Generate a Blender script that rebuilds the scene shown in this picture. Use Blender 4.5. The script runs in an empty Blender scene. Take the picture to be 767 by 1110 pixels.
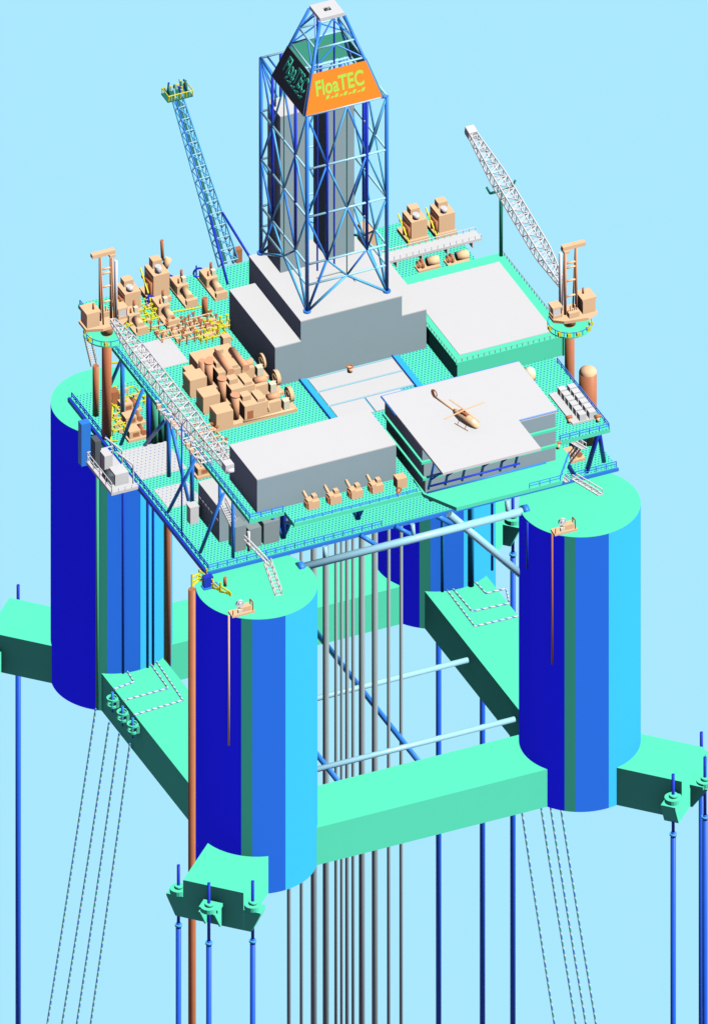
import bpy, bmesh, math, random
from mathutils import Vector, Matrix
random.seed(7)
sc = bpy.context.scene
COL = bpy.data.collections.new("platform"); sc.collection.children.link(COL)
R = math.radians

# ---------------------------------------------------------------- projection of the photograph (parallel view, 5 px per metre)
TH = R(24.16); SE = 0.567; CE = math.sqrt(1-SE*SE); CT, ST = math.cos(TH), math.sin(TH)
ZC = 72.2                                   # top of the hull columns
OX, OY = 278.0, 634.5
def at(px, py, z):
    """point of the real place at height z seen at photo pixel px,py"""
    dx = (px-OX)/5; dy = (OY-py)/5 - CE*(z-ZC)
    # dx = CT x - ST y ; dy = SE(ST x + CT y)
    d = dy/SE
    return Vector((CT*dx+ST*d, -ST*dx+CT*d, z))
ZL, ZU = 75.5, 92.5                         # lower and upper deck
S = 76.7                                    # column spacing

# ---------------------------------------------------------------- materials
def node_mat(name, col, rough=0.55, var=0.05, spec=0.3, metal=0.0, scale=0.35):
    m = bpy.data.materials.new(name); m.use_nodes = True
    nt = m.node_tree; b = nt.nodes['Principled BSDF']
    tc = nt.nodes.new('ShaderNodeTexCoord'); nz = nt.nodes.new('ShaderNodeTexNoise')
    nz.inputs['Scale'].default_value = scale; nz.inputs['Detail'].default_value = 3
    nt.links.new(tc.outputs['Object'], nz.inputs['Vector'])
    mx = nt.nodes.new('ShaderNodeMix'); mx.data_type = 'RGBA'
    mx.inputs[6].default_value = (*[c*(1-var) for c in col], 1)
    mx.inputs[7].default_value = (*[min(1, c*(1+var)) for c in col], 1)
    nt.links.new(nz.outputs['Fac'], mx.inputs[0]); nt.links.new(mx.outputs[2], b.inputs['Base Color'])
    b.inputs['Roughness'].default_value = rough; b.inputs['Specular IOR Level'].default_value = spec
    b.inputs['Metallic'].default_value = metal
    return m
def dotted(name, base, dot, pitch=0.80, rad=0.19):
    m = node_mat(name, base, 0.7, 0.03, 0.1)
    nt = m.node_tree; b = nt.nodes['Principled BSDF']
    src = b.inputs['Base Color'].links[0].from_socket
    tc = nt.nodes.new('ShaderNodeTexCoord'); sp = nt.nodes.new('ShaderNodeSeparateXYZ')
    nt.links.new(tc.outputs['Object'], sp.inputs[0])
    def mth(op, a, bb=None):
        n = nt.nodes.new('ShaderNodeMath'); n.operation = op
        for i, v in enumerate((a, bb)):
            if v is None: continue
            if isinstance(v, (int, float)): n.inputs[i].default_value = v
            else: nt.links.new(v, n.inputs[i])
        return n.outputs[0]
    u = mth('DIVIDE', mth('ADD', sp.outputs[0], 500), pitch); v = mth('DIVIDE', mth('ADD', sp.outputs[1], 500), pitch)
    off = mth('MULTIPLY', mth('MODULO', mth('FLOOR', v), 2.0), 0.5)
    fu = mth('SUBTRACT', mth('FRACT', mth('ADD', u, off)), 0.5); fv = mth('SUBTRACT', mth('FRACT', v), 0.5)
    d = mth('SQRT', mth('ADD', mth('MULTIPLY', fu, fu), mth('MULTIPLY', fv, fv)))
    k = mth('LESS_THAN', d, rad/pitch)
    mx = nt.nodes.new('ShaderNodeMix'); mx.data_type = 'RGBA'
    nt.links.new(k, mx.inputs[0]); nt.links.new(src, mx.inputs[6]); mx.inputs[7].default_value = (*dot, 1)
    nt.links.new(mx.outputs[2], b.inputs['Base Color'])
    return m
def banded(name, cols, period, thr):
    """a flexible line wrapped in coloured bands along its height"""
    m = node_mat(name, cols[0], 0.6, 0.02, 0.2)
    nt = m.node_tree; b = nt.nodes['Principled BSDF']
    tc = nt.nodes.new('ShaderNodeTexCoord'); sp = nt.nodes.new('ShaderNodeSeparateXYZ')
    nt.links.new(tc.outputs['Object'], sp.inputs[0])
    def mth(op, a, bb):
        n = nt.nodes.new('ShaderNodeMath'); n.operation = op
        if isinstance(a, (int, float)): n.inputs[0].default_value = a
        else: nt.links.new(a, n.inputs[0])
        n.inputs[1].default_value = bb
        return n.outputs[0]
    add = nt.nodes.new('ShaderNodeMath'); add.operation = 'ADD'
    s1 = nt.nodes.new('ShaderNodeMath'); s1.operation = 'ADD'
    nt.links.new(sp.outputs[0], s1.inputs[0]); nt.links.new(sp.outputs[1], s1.inputs[1])
    nt.links.new(s1.outputs[0], add.inputs[0]); nt.links.new(sp.outputs[2], add.inputs[1])
    f = nt.nodes.new('ShaderNodeMath'); f.operation = 'FRACT'
    nt.links.new(mth('DIVIDE', mth('ADD', add.outputs[0], 900), period), f.inputs[0])
    cr = nt.nodes.new('ShaderNodeValToRGB'); cr.color_ramp.interpolation = 'CONSTANT'
    els = cr.color_ramp.elements
    els[0].position = 0; els[0].color = (*cols[0], 1); els[1].position = thr[0]; els[1].color = (*cols[1], 1)
    for t, c in zip(thr[1:], cols[2:]):
        e = els.new(t); e.color = (*c, 1)
    nt.links.new(f.outputs[0], cr.inputs[0]); nt.links.new(cr.outputs[0], b.inputs['Base Color'])
    return m

M = dict(
 mint=node_mat('mint_paint', (0.13, 0.94, 0.60), .85, .015, .0),
 grating=dotted('mint_grating', (0.13, 0.94, 0.60), (0.03, 0.25, 0.62)),
 whitegrate=dotted('white_grating', (0.77, 0.79, 0.795), (0.2, 0.3, 0.75), 1.0, .15),
 teal=node_mat('teal_paint', (0.11, 0.62, 0.42), .7, .03, .1),
 white=node_mat('white_roof', (0.77, 0.79, 0.795), .8, .012, .05),
 grey=node_mat('grey_cladding', (0.36, 0.50, 0.55), .8, .02, .05),
 greytube=node_mat('grey_steel_pipe', (0.33, 0.42, 0.44), .6, .04, .15),
 palegrey=node_mat('pale_grey_steel', (0.82, 0.84, 0.86), .6, .08, .2),
 darkgrey=node_mat('dark_grey_steel', (0.12, 0.15, 0.17), .6, .05, .2),
 charcoal=node_mat('charcoal_paint', (0.10, 0.135, 0.15), .8, .05, .05),
 navy=node_mat('navy_shade_band', (0.012, 0.014, 0.86), .8, .01, .02),  # colour stands for the shaded side of the hull columns
 sea_green=node_mat('sea_green_paint_and_shade_band', (0.065, 0.54, 0.40), .8, .02, .02),  # painted shade step on the hull columns; also plain tank colour
 midblue=node_mat('mid_blue_shade_band', (0.03, 0.21, 0.98), .8, .01, .02),  # colour stands for the half-lit part of the hull columns
 cyan=node_mat('cyan_paint_and_lit_band', (0.05, 0.59, 1.0), .8, .01, .02),  # painted lit side of the hull columns; also pipe and beam colour
 azure=node_mat('azure_steel', (0.11, 0.55, 1.0), .4, .05, .4),
 blue=node_mat('blue_steel', (0.045, 0.29, 0.98), .4, .05, .4),
 royal=node_mat('royal_blue_steel', (0.02, 0.15, 0.92), .45, .04, .35),
 dblue=node_mat('dark_blue_steel', (0.02, 0.06, 0.72), .5, .05, .3),
 pblue=node_mat('pale_blue_steel', (0.42, 0.80, 1.0), .35, .04, .5),
 orange=node_mat('apricot_paint', (1.0, 0.66, 0.39), .9, .04, .0),
 brown=node_mat('rust_brown_paint', (0.60, 0.22, 0.10), .5, .08, .3),
 tan=node_mat('tan_paint', (0.88, 0.46, 0.26), .6, .06, .2),
 cream=node_mat('cream_paint', (0.95, 0.90, 0.68), .7, .03, .1),
 yellow=node_mat('yellow_paint', (0.85, 0.83, 0.03), .6, .08, .2),
 sign=node_mat('sign_orange', (1.0, 0.27, 0.03), .8, .01, .02),
 lime=node_mat('lime_lettering', (0.42, 0.75, 0.09), .8, .02, .02),
 green=node_mat('dark_green_steel', (0.02, 0.22, 0.17), .5, .05, .2),
 glass=node_mat('dark_window', (0.03, 0.04, 0.06), .2, .02, .5),
 line=banded('banded_line', [(0.10,0.56,0.50),(0.8,0.97,1.0),(0.10,0.38,0.95),(0.7,0.95,1.0)], 3.4, [.32,.46,.80]),
 wline=banded('banded_tube', [(0.85,0.9,0.92),(0.1,0.3,0.8)], 1.6, [.62]),
)

# ---------------------------------------------------------------- mesh helpers
class MB:
    def __init__(s, o=(0, 0, 0)): s.bm = bmesh.new(); s.o = Vector(o); s.smooth = set()
    def v(s, p): return s.bm.verts.new(Vector(p)-s.o)
    def hull8(s, p, mats=None):
        v = [s.v(q) for q in p]
        for f in ((3,2,1,0),(4,5,6,7),(0,1,5,4),(1,2,6,5),(2,3,7,6),(3,0,4,7)): s.bm.faces.new([v[i] for i in f])
        return s
    def box(s, x0, x1, y0, y1, z0, z1):
        x0, x1 = sorted((x0, x1)); y0, y1 = sorted((y0, y1)); z0, z1 = sorted((z0, z1))
        return s.hull8([(x0,y0,z0),(x1,y0,z0),(x1,y1,z0),(x0,y1,z0),(x0,y0,z1),(x1,y0,z1),(x1,y1,z1),(x0,y1,z1)])
    def prism(s, pts, z0, z1):
        lo = [s.v((p[0],p[1],z0)) for p in pts]; hi = [s.v((p[0],p[1],z1)) for p in pts]; n = len(pts)
        s.bm.faces.new(hi); s.bm.faces.new(lo[::-1])
        for i in range(n): s.bm.faces.new((lo[i], lo[(i+1)%n], hi[(i+1)%n], hi[i]))
        return s
    def tube(s, a, b, r, r2=None, n=8):
        a, b = Vector(a), Vector(b); r2 = r if r2 is None else r2
        d = (b-a).normalized(); u = d.orthogonal().normalized() if abs(d.z) < .999 else Vector((1,0,0)); w = d.cross(u)
        A, B = [], []
        for i in range(n):
            t = 2*math.pi*i/n; q = u*math.cos(t)+w*math.sin(t)
            A.append(s.v(a+q*r)); B.append(s.v(b+q*r2))
        for i in range(n):
            f = s.bm.faces.new((A[i], A[(i+1)%n], B[(i+1)%n], B[i])); f.smooth = n > 6
        s.bm.faces.new(A[::-1]); s.bm.faces.new(B)
        return s
    def path(s, pts, r, n=8):
        for a, b in zip(pts, pts[1:]): s.tube(a, b, r, n=n)
        return s
    def dome(s, c, r, h, n=16):
        c = Vector(c); prev = None
        for k in range(5):
            t = k/5*math.pi/2; rr = r*math.cos(t)
            ring = [s.v(c+Vector((rr*math.cos(2*math.pi*i/n), rr*math.sin(2*math.pi*i/n), h*math.sin(t)))) for i in range(n)]
            if prev:
                for i in range(n):
                    f = s.bm.faces.new((prev[i], prev[(i+1)%n], ring[(i+1)%n], ring[i])); f.smooth = True
            prev = ring
        top = s.v(c+Vector((0,0,h)))
        for i in range(n):
            f = s.bm.faces.new((prev[i], prev[(i+1)%n], top)); f.smooth = True
        return s
    def ring(s, c, r, w, h, axis='z', n=24):
        c = Vector(c)
        def P(rr, t, k):
            a, b = rr*math.cos(t), rr*math.sin(t)
            return c+(Vector((a,b,k)) if axis == 'z' else Vector((k,a,b)) if axis == 'x' else Vector((a,k,b)))
        Q = [[s.v(P(rr, 2*math.pi*i/n, k)) for i in range(n)] for rr, k in ((r-w,0),(r,0),(r,h),(r-w,h))]
        for j in range(4):
            for i in range(n): s.bm.faces.new((Q[j][i], Q[j][(i+1)%n], Q[(j+1)%4][(i+1)%n], Q[(j+1)%4][i]))
        return s
    def build(s, name, mat, parent=None):
        bmesh.ops.recalc_face_normals(s.bm, faces=s.bm.faces)
        me = bpy.data.meshes.new(name); s.bm.to_mesh(me); s.bm.free()
        me.materials.append(M[mat] if isinstance(mat, str) else mat)
        o = bpy.data.objects.new(name, me); COL.objects.link(o)
        if parent is not None: o.parent = parent
        else: o.location = s.o
        return o
def tag(o, label=None, cat=None, group=None, kind=None):
    if label: o['label'] = label
    if cat: o['category'] = cat
    if group: o['group'] = group
    if kind: o['kind'] = kind
    return o
def thing(name, loc, label, cat, group=None, rz=0):
    o = bpy.data.objects.new(name, None); COL.objects.link(o)
    o.location = loc; o.rotation_euler.z = rz; o.empty_display_size = 1
    return tag(o, label, cat, group)
def solo(mb, name, mat, label, cat, group=None, kind=None):
    return tag(mb.build(name, mat), label, cat, group, kind)
def kids(o): return [c for c in COL.objects if c.parent == o]
def copy_tree(o, parent=None):
    ch = kids(o)
    c = o.copy(); COL.objects.link(c)
    if parent is not None: c.parent = parent
    for k in ch: copy_tree(k, c)
    return c
def again(o, loc, rz, label, sc_=None):
    c = copy_tree(o); c.location = loc; c.rotation_euler.z = rz; c['label'] = label
    if sc_: c.scale = sc_
    return c
def cam_side(phi):         # plan direction, phi measured from the viewer's side towards the right
    t = Vector((-ST, -CT, 0)); r = Vector((CT, -ST, 0))
    return t*math.cos(phi)+r*math.sin(phi)

# ---------------------------------------------------------------- hull columns: stepped light and shade painted as four vertical bands
RC = 13.2
def column_shell(parent):
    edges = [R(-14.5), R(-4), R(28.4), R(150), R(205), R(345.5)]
    mats = ['sea_green', 'midblue', 'cyan', 'midblue', 'navy']; nphi = [R(-2), R(22), R(62), R(175), R(6)]  # navy shaded side to cyan lit side; fixed normals keep each band even
    bm = bmesh.new(); lo, hi, band = [], [], []
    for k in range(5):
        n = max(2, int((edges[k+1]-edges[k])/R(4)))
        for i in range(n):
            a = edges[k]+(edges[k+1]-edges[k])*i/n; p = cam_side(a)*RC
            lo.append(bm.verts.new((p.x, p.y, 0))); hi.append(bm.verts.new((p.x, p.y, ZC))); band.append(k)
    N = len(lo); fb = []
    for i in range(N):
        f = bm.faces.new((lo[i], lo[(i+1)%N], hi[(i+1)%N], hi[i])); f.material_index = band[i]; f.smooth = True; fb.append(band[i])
    f = bm.faces.new(lo[::-1]); f.material_index = 4; fb.append(-1)
    me = bpy.data.meshes.new('shell'); bm.to_mesh(me); bm.free()
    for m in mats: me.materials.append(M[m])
    nrm = []
    for p in me.polygons:
        for _ in p.loop_indices:
            if fb[p.index] < 0: nrm.append(Vector((0,0,-1)))
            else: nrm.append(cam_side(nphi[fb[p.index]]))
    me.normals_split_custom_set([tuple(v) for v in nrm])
    o = bpy.data.objects.new('shell', me); COL.objects.link(o); o.parent = parent
    return o
def make_column(x, y, out, label):
    """out = diagonal plan direction of the tendon outrigger"""
    t = thing('hull_column', (x, y, 0), label, 'hull column', 'hull columns')
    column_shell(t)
    mb = MB(); n = 72
    mb.prism([(RC*math.cos(2*math.pi*i/n), RC*math.sin(2*math.pi*i/n)) for i in range(n)], ZC+.004, ZC+.12); mb.build('top_plate', 'mint', t)
    a = Vector((*out, 0)).normalized(); c = Vector((-a.y, a.x, 0))
    P = lambda u, v, z: a*u+c*v+Vector((0,0,z))
    H = 9.85
    # outrigger block with cut corners
    W = 7.0; pl = [(9,-W),(26.3,-W),(26.3,W),(9,W)]
    mb = MB(); mb.prism([P(u,v,0)[:2] for u, v in pl], 0.02, H); og = mb.build('outrigger', 'mint', t)
    # tendon porches at the outrigger corners and end
    pos = [(24.9,-8.6), (24.9,8.6), (29.0,0)]
    for k, (u, v) in enumerate(pos):
        mb = MB()
        if k < 2:
            s = 1 if v > 0 else -1
            prof = [(6.8,0.03),(8.8,0.03),(10.9,4.9),(10.9,5.4),(6.8,5.4)]
            A = [mb.v(P(22.9,v_*s,z_)) for v_, z_ in prof]; B = [mb.v(P(26.28,v_*s,z_)) for v_, z_ in prof]
            mb.bm.faces.new(A); mb.bm.faces.new(B[::-1])
            for j in range(5): mb.bm.faces.new((A[j],A[(j+1)%5],B[(j+1)%5],B[j]))
        else:
            for dv in (-1.9, 1.5):
                mb.hull8([P(26,dv,0),P(26.8,dv,0),P(26.8,dv+.4,0),P(26,dv+.4,0),P(26,dv,5.4),P(30.4,dv,5.4),P(30.4,dv+.4,5.4),P(26,dv+.4,5.4)])
            mb.hull8([P(26.2,-2.2,5.2),P(29.4,-2.2,5.2),P(29.4,2.2,5.2),P(26.2,2.2,5.2),P(26.2,-2.2,6),P(29.4,-2.2,6),P(29.4,2.2,6),P(26.2,2.2,6)])
        pp = mb.build('tendon_porch', 'mint', t)
        q = P(u, v, 0)
        r = MB(); r.ring((q.x, q.y, 5.45), 1.9, 1.2, 1.1, n=20); r.build('collar', 'mint', pp)
    return t, [(x+P(u,v,0).x, y+P(u,v,0).y) for u, v in pos]
cols = {}
cl = [('front', 0, 0, (-1,-1), 'nearest blue column in painted shade bands, with yellow pipework and a small winch on its mint top'),
      ('right', S, 0, (1,-1), 'right hand blue column in painted shade bands, free of the deck on its right side'),
      ('left', 0, S, (-1,1), 'left hand blue column in painted shade bands, behind the white cantilever platform'),
      ('back', S, S, (1,1), 'rear blue column in painted shade bands, mostly hidden under the deck')]
tend = {}
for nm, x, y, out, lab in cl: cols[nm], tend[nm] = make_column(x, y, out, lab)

# tendons
def make_tendon(x, y, zb, label):
    t = thing('tendon', (x, y, 0), label, 'tendon', 'mooring tendons')
    m = MB(); m.tube((0,0,-4), (0,0,zb), .6, n=16); m.tube((0,0,-2.6), (0,0,-4.0), .45, .6, n=16); m.build('pipe', 'royal', t)
    m = MB(); m.tube((0,0,12.5), (0,0,-2.6), .36, n=12); m.build('stem', 'dblue', t)
    m = MB(); m.tube((0,0,6.6), (0,0,7.3), .95, n=16); m.build('top_connector', 'mint', t)
    m = MB()
    m.tube((0,0,-3.0), (0,0,-3.5), .8, n=12)
    m.build('clamp', 'azure', t)
    return t
lab_t = {'front': ['blue tendon at the left corner of the nearest outrigger', 'blue tendon at the right corner of the nearest outrigger', 'blue tendon through the middle porch of the nearest outrigger'],
 'right': ['blue tendon on the left flank of the right hand outrigger', 'blue tendon at the far corner of the right hand outrigger', 'blue tendon on the outer end of the right hand outrigger'],
 'left': ['blue tendon at the rear of the left hand outrigger, near the left picture edge', None, None],
 'back': ['leftmost of the three blue tendons seen below the front pontoon', 'rightmost of the three blue tendons seen below the front pontoon', 'middle one of the three blue tendons seen below the front pontoon']}
base_t = None
for nm in ('front', 'right', 'back', 'left'):
    pts = tend[nm]
    scr = [(278+5*(CT*p[0]-ST*p[1]), p) for p in pts]
    corner = sorted(scr[:2]); order = [corner[0], corner[1], scr[2]]
    if nm == 'left': order = [corner[1]]; 
    for (sx, p), lab in zip(order, lab_t[nm]):
        if base_t is None: base_t = make_tendon(p[0], p[1], -140, lab)
        else: again(base_t, (p[0], p[1], 0), 0, lab)

# pontoons
def pontoon(x0, x1, y0, y1, label, extra=()):
    c = ((x0+x1)/2, (y0+y1)/2, 0)
    return solo(MB(c).box(x0, x1, y0, y1, 0.01, 9.85), 'pontoon', 'mint', label, 'pontoon', 'pontoons')
pontoon(9.5, S-9.5, -7.3, 7.3, 'long mint green pontoon between the nearest and the right hand column')
pontoon(-7.3, 7.3, 9.5, S-9.5, 'mint green pontoon on the left, with three line baskets on its dark side')
pontoon(S-7.3, S+7.3, 9.5, S-9.5, 'mint green pontoon on the right, running back behind the right hand column')
pontoon(9.5, S-9.5, S-7.3, S+7.3, 'mint green pontoon at the rear, seen behind the grey risers')

# conductor frame of pipes between the pontoons
t = thing('pipe_grillage', (38, 30, 6), 'grid of pale blue pipes between the pontoons near the keel', 'pipe frame')
for y in (43, 18.2):
    m = MB((38,30,6)); m.tube((7.3,y,6), (S-7.3,y,6), .64, n=16); m.build('cross_pipe', 'pblue', t)
for x in (25.3, 44.3):
    m = MB((38,30,6)); m.tube((x,7.3,5.2), (x,S-7.3,5.2), .62, n=16); m.build('long_pipe', 'blue', t)

# grey risers
ris = [(313,36,.42),(326.5,36,.36),(340,36,.68),(353,36,.68),(364,36,.36),(370,32,.32),(376,27,.42),(382.5,32,.36),(392,32,.66),(406,26,.66),(421,26,.38),(434.5,26,.38)]
names = ['first','second','third','fourth','fifth','sixth','seventh','eighth','ninth','tenth','eleventh','twelfth']
for i, (sx, y, r) in enumerate(ris):
    x = ((sx-278)/5+ST*y)/CT
    solo(MB((x,y,0)).tube((x,y,91), (x,y,-140), r, n=14), 'riser', 'greytube',
         '%s grey riser pipe, the %s counted from the left' % ('thick' if r > .5 else 'slim', names[i]), 'riser', 'grey risers hanging under the deck')

# hanging banded lines
def hline(a, b, ext, label, k):
    a, b = Vector(a), Vector(b); e = a+(b-a)*ext; m = MB(a); n = 10; prev = a
    for i in range(1, n+1):
        u = i/n; p = a.lerp(e, u) + Vector((0,0,-1.0*math.sin(u*math.pi))); m.tube(prev, p, .22, n=6); prev = p
    solo(m, 'mooring_line', 'line', label, 'line', k)
ss = [(104,768,-15.5),(118.5,783,-7.9),(129.5,795,-7.9),(141,806,-7.9)]; ee = [(51,1112),(67,1112),(83,1112),(98,1112)]
words = ['leftmost','second from the left','second from the right','rightmost']
for i in range(4):
    px, py, x = ss[i]
    y = (CT*x-(px-278)/5)/ST; z = ZC+((OY-py)/5 - SE*(ST*x+CT*y))/CE
    if i == 0: z = 1.0; q = at(px, py, 1.0); a = Vector((q.x, q.y, q.z))
    else: a = Vector((x, y, z))
    dxs = (ee[i][0]-px)/5/CT; b = Vector((a.x+dxs, a.y, a.z+(-(ee[i][1]-py)/5-SE*ST*dxs)/CE))
    hline(a, b, 1.12, 'thin banded line below the left pontoon, %s of four' % words[i], 'thin lines below the left pontoon')
for i, (dx0, ex) in enumerate([(0,601),(21,624),(31,635),(42,646)]):
    a = at(553+dx0, 797, -0.2); dxs = (ex-(553+dx0))/5/CT
    b = Vector((a.x+dxs, a.y, a.z+(-(1112-797)/5-SE*ST*dxs)/CE))
    hline(a, b, 1.12, 'thin banded line below the right column, %s of four' % words[i], 'thin lines below the right column')

# line baskets on the left pontoon
for i, (px, py) in enumerate([(122,761),(133,776),(144,789)]):
    x = -8.4; y = (CT*x-(px-278)/5)/ST; z = ZC+((OY-py)/5 - SE*(ST*x+CT*y))/CE
    t = thing('line_basket', (x, y, z), 'mint basket on the dark side of the left pontoon, %s of three' % ['rearmost','middle','nearest'][i], 'basket', 'line baskets')
    m = MB(); m.ring((0,0,-1.0), 1.2, .35, .5); m.ring((0,0,.7), 1.3, .35, .5); m.build('hoop', 'mint', t)
    m = MB()
    for k in range(6): c_ = 2*math.pi*k/6; m.tube((1.05*math.cos(c_),1.05*math.sin(c_),-.6), (1.15*math.cos(c_),1.15*math.sin(c_),.8), .14, n=6)
    m.box(.4,1.1,-1.3,1.3,-.9,.9); m.build('cage', 'teal', t)
    m = MB(); m.tube((0,0,2.6), (0,0,-2.6), .3, n=10); m.build('tube_end', 'blue', t)
# pull tubes over the pontoons and down the columns
ZP = 10.1
def pulltube(pts, label, top=None):
    q = [at(px, py, ZP) for px, py in pts]
    m = MB(q[0]); m.path(q, .2, 6)
    solo(m, 'pull_tube', 'wline', label, 'tube', 'white and blue tubes on the pontoons')
for i, p in enumerate([[(135,723),(145,739),(123,747)],[(160.6,716),(182,746),(135,759)],[(166,712),(198,759),(145,775)]]):
    pulltube(p, 'white and blue tube on top of the left pontoon, %s loop' % ['smallest','middle','largest'][i])
for i, p in enumerate([[(511,627),(526,643),(548,638),(551,652)],[(486,633),(511,662.6),(551,654)],[(479,633),(514,679),(561,667.7)]]):
    pulltube(p, 'white and blue tube on top of the right pontoon, %s loop' % ['smallest','middle','largest'][i])
def standpipe(px, rad, zb, ctr, mat, label, r=.3, zt=ZC, name='standpipe'):
    phi = math.asin(max(-1, min(1, (px-(278+5*(CT*ctr[0]-ST*ctr[1])))/5/rad))); p = Vector((*ctr,0))+cam_side(phi)*rad
    solo(MB((p.x,p.y,zb)).tube((p.x,p.y,zt), (p.x,p.y,zb), r, n=12), name, mat, label, 'pipe')
standpipe(105.5, RC+.4, .5, (0,S), 'teal', 'teal pipe down the middle of the left hand column', .35)
standpipe(133.5, RC+.4, ZP, (0,S), 'dblue', 'dark blue pipe on the mid blue band of the left hand column')
standpipe(160, RC+.4, ZP, (0,S), 'dblue', 'dark blue pipe on the cyan band of the left hand column, left of a pair')
standpipe(166, RC+.4, ZP, (0,S), 'dblue', 'dark blue pipe on the cyan band of the left hand column, right of a pair')
standpipe(181.5, RC+1.0, 8, (0,S), 'brown', 'rust brown caisson down the right edge of the left hand column', .8, ZL, 'caisson')
standpipe(479, RC+.4, ZP, (S,S), 'cyan', 'cyan pipe on the mid blue band of the rear column', .35)
standpipe(510, RC+.5, ZP, (S,S), 'cyan', 'cyan pipe between two blue bands of the rear column', .7)
standpipe(533, RC+.3, ZP, (S,S), 'dblue', 'dark blue pipe near the right edge of the rear column', .3)
p = Vector((0,0,0))+cam_side(R(-90))*(RC+.75)
solo(MB((p.x,p.y,0)).tube((p.x,p.y,ZC-1), (p.x,p.y,-140), .85, n=16), 'caisson', 'brown', 'long rust brown caisson down the left edge of the nearest column', 'caisson')
standpipe(571, RC+.3, 60, (S,0), 'dblue', 'short dark blue pipe at the upper left of the right hand column', .25)
q = Vector((-13, 62, 0))
solo(MB((q.x,q.y,69)).box(q.x-1.1,q.x+1.1,q.y-.9,q.y+.9,69,80), 'duct', 'blue', 'short blue box duct beside the top of the left hand column', 'duct')

# winches on column tops
def make_winch(loc, label):
    t = thing('winch', loc, label, 'winch', 'winches on column tops')
    MB().box(-2.8,2.6,-1.1,1.2,0,.5).build('base_frame', 'orange', t)
    MB().box(-.6,1.9,-.6,.9,.5,1.7).build('motor_housing', 'orange', t)
    m = MB(); m.ring((-.4,0,2.3), .9, .3, .5, 'y', 16); m.tube((-.4,.45,2.3),(-.4,-.3,2.3),.5,n=12); m.build('sheave', 'palegrey', t)
    m = MB(); m.tube((2.2,.6,.5),(2.2,.6,2.6),.16,n=6); m.tube((2.2,-.8,.5),(2.2,-.8,2.6),.16,n=6); m.tube((2.2,-.8,2.6),(2.2,.6,2.6),.16,n=6)
    m.tube((-2.5,-.8,.5),(-2.5,-.8,1.7),.14,n=6); m.build('guard_rail', 'brown', t)
    MB().box(-1.2,-.2,-.8,-.2,.5,1.4).build('control_box', 'cream', t)
    return t
w0 = make_winch((-7.2,-8.4,ZC+.12), 'apricot winch on the mint top of the nearest column')
again(w0, (S-7.4,-8.4,ZC+.12), 0, 'apricot winch on the mint top of the right hand column')
d = cam_side(R(-26.5))*(RC+.25)
solo(MB((d.x,d.y,38)).tube((d.x,d.y,ZC+.3),(d.x,d.y,38.4),.24,n=8), 'fairlead_line', 'orange', 'apricot line down the dark band of the nearest column', 'line')
m = MB((S+d.x,d.y,38)); m.tube((S+d.x,d.y,ZC+.3),(S+d.x,d.y,38.2),.24,n=8); solo(m, 'fairlead_line', 'brown', 'red brown line down the dark band of the right hand column', 'line')

# brace pipes at the column heads
t = thing('head_brace', (38, 2.7, 71.5), 'fat pale blue pipe joining the heads of the nearest and right hand columns', 'brace')
O_ = (38,2.7,71.5)
m = MB(O_); m.tube((12.2,2.7,71.9), (64.6,2.7,71.9), .88, n=24); m.build('main_pipe', 'pblue', t)
for x in (11.6, 64.9): MB(O_).tube((x-.7,2.7,71.9),(x+.7,2.7,71.9),1.3,n=20).build('end_flange', 'blue', t)
m = MB(O_); m.tube((47.5,4.2,75), (64.8,4.2,54), .85, n=18); m.build('knee_pipe', 'pblue', t)
m = MB(O_); m.tube((44.5,5.4,75), (48.5,5.0,71.5), .6, n=12); m.build('knee_pipe', 'blue', t)
for x0, dx in ((26.5,3.8),(34.8,4.2)):
    m = MB(O_); m.tube((x0,4.4,75.2), (x0+dx,3.2,72), .5, n=12); m.build('knee_pipe', 'blue', t)
for x in (17.8, 38.6, 61):
    m = MB(O_); m.tube((x,3.6,75.2), (x,3.0,72), .5, n=12); m.build('post', 'pblue', t)

# ---------------------------------------------------------------- decks
solo(MB((39,41,ZL)).box(-9.3,87.9,5,78,ZL-1.0,ZL), 'lower_deck', 'grating', None, None, None, 'structure')
UD = MB((39,41,ZU)); UD.prism([(-3.3,-3.6),(5,-3.6),(5,-8.8),(35.2,-8.8),(35.2,-3.6),(82.3,-3.6),(82.3,87),(-3.3,87)], ZU-1.0, ZU)
solo(UD, 'upper_deck', 'grating', None, None, None, 'structure')
# solid plate in front of the quarters
solo(MB((50,-10,ZU)).prism([(35.2,-9.8),(39.6,-17.5),(64.5,-17.5),(70,-9.6),(70,-3.4),(35.6,-3.4)], ZU-.9, ZU+.006), 'quarters_terrace', 'mint', None, None, None, 'structure')

def railing(pts, z, label, mat='blue', h=1.3, step=2.2, r=.13):
    m = MB((pts[0][0], pts[0][1], z))
    for a, b in zip(pts, pts[1:]):
        a = Vector((*a, z)); b = Vector((*b, z)); L = (b-a).length; n = max(1, int(L/step))
        for i in range(n+1):
            q = a.lerp(b, i/n); m.tube(q, q+Vector((0,0,h)), r*.9, n=5)
        for k in (1.0, .5): m.tube(a+Vector((0,0,h*k)), b+Vector((0,0,h*k)), r, n=5)
    solo(m, 'railing', mat, label, 'railing', 'deck railings')
railing([(-9.1,77.5),(-9.1,5.2)], ZL, 'blue railing along the left edge of the lower deck', 'dblue')
railing([(-9.1,5.2),(32,5.2)], ZL, 'blue railing along the front edge of the lower deck above the nearest column')
railing([(66,5.2),(87.7,5.2)], ZL, 'blue railing at the front right corner of the lower deck')
railing([(-3.1,86.5),(-3.1,-3.4),(4.8,-3.4)], ZU, 'blue railing along the left edge of the upper deck')
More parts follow.
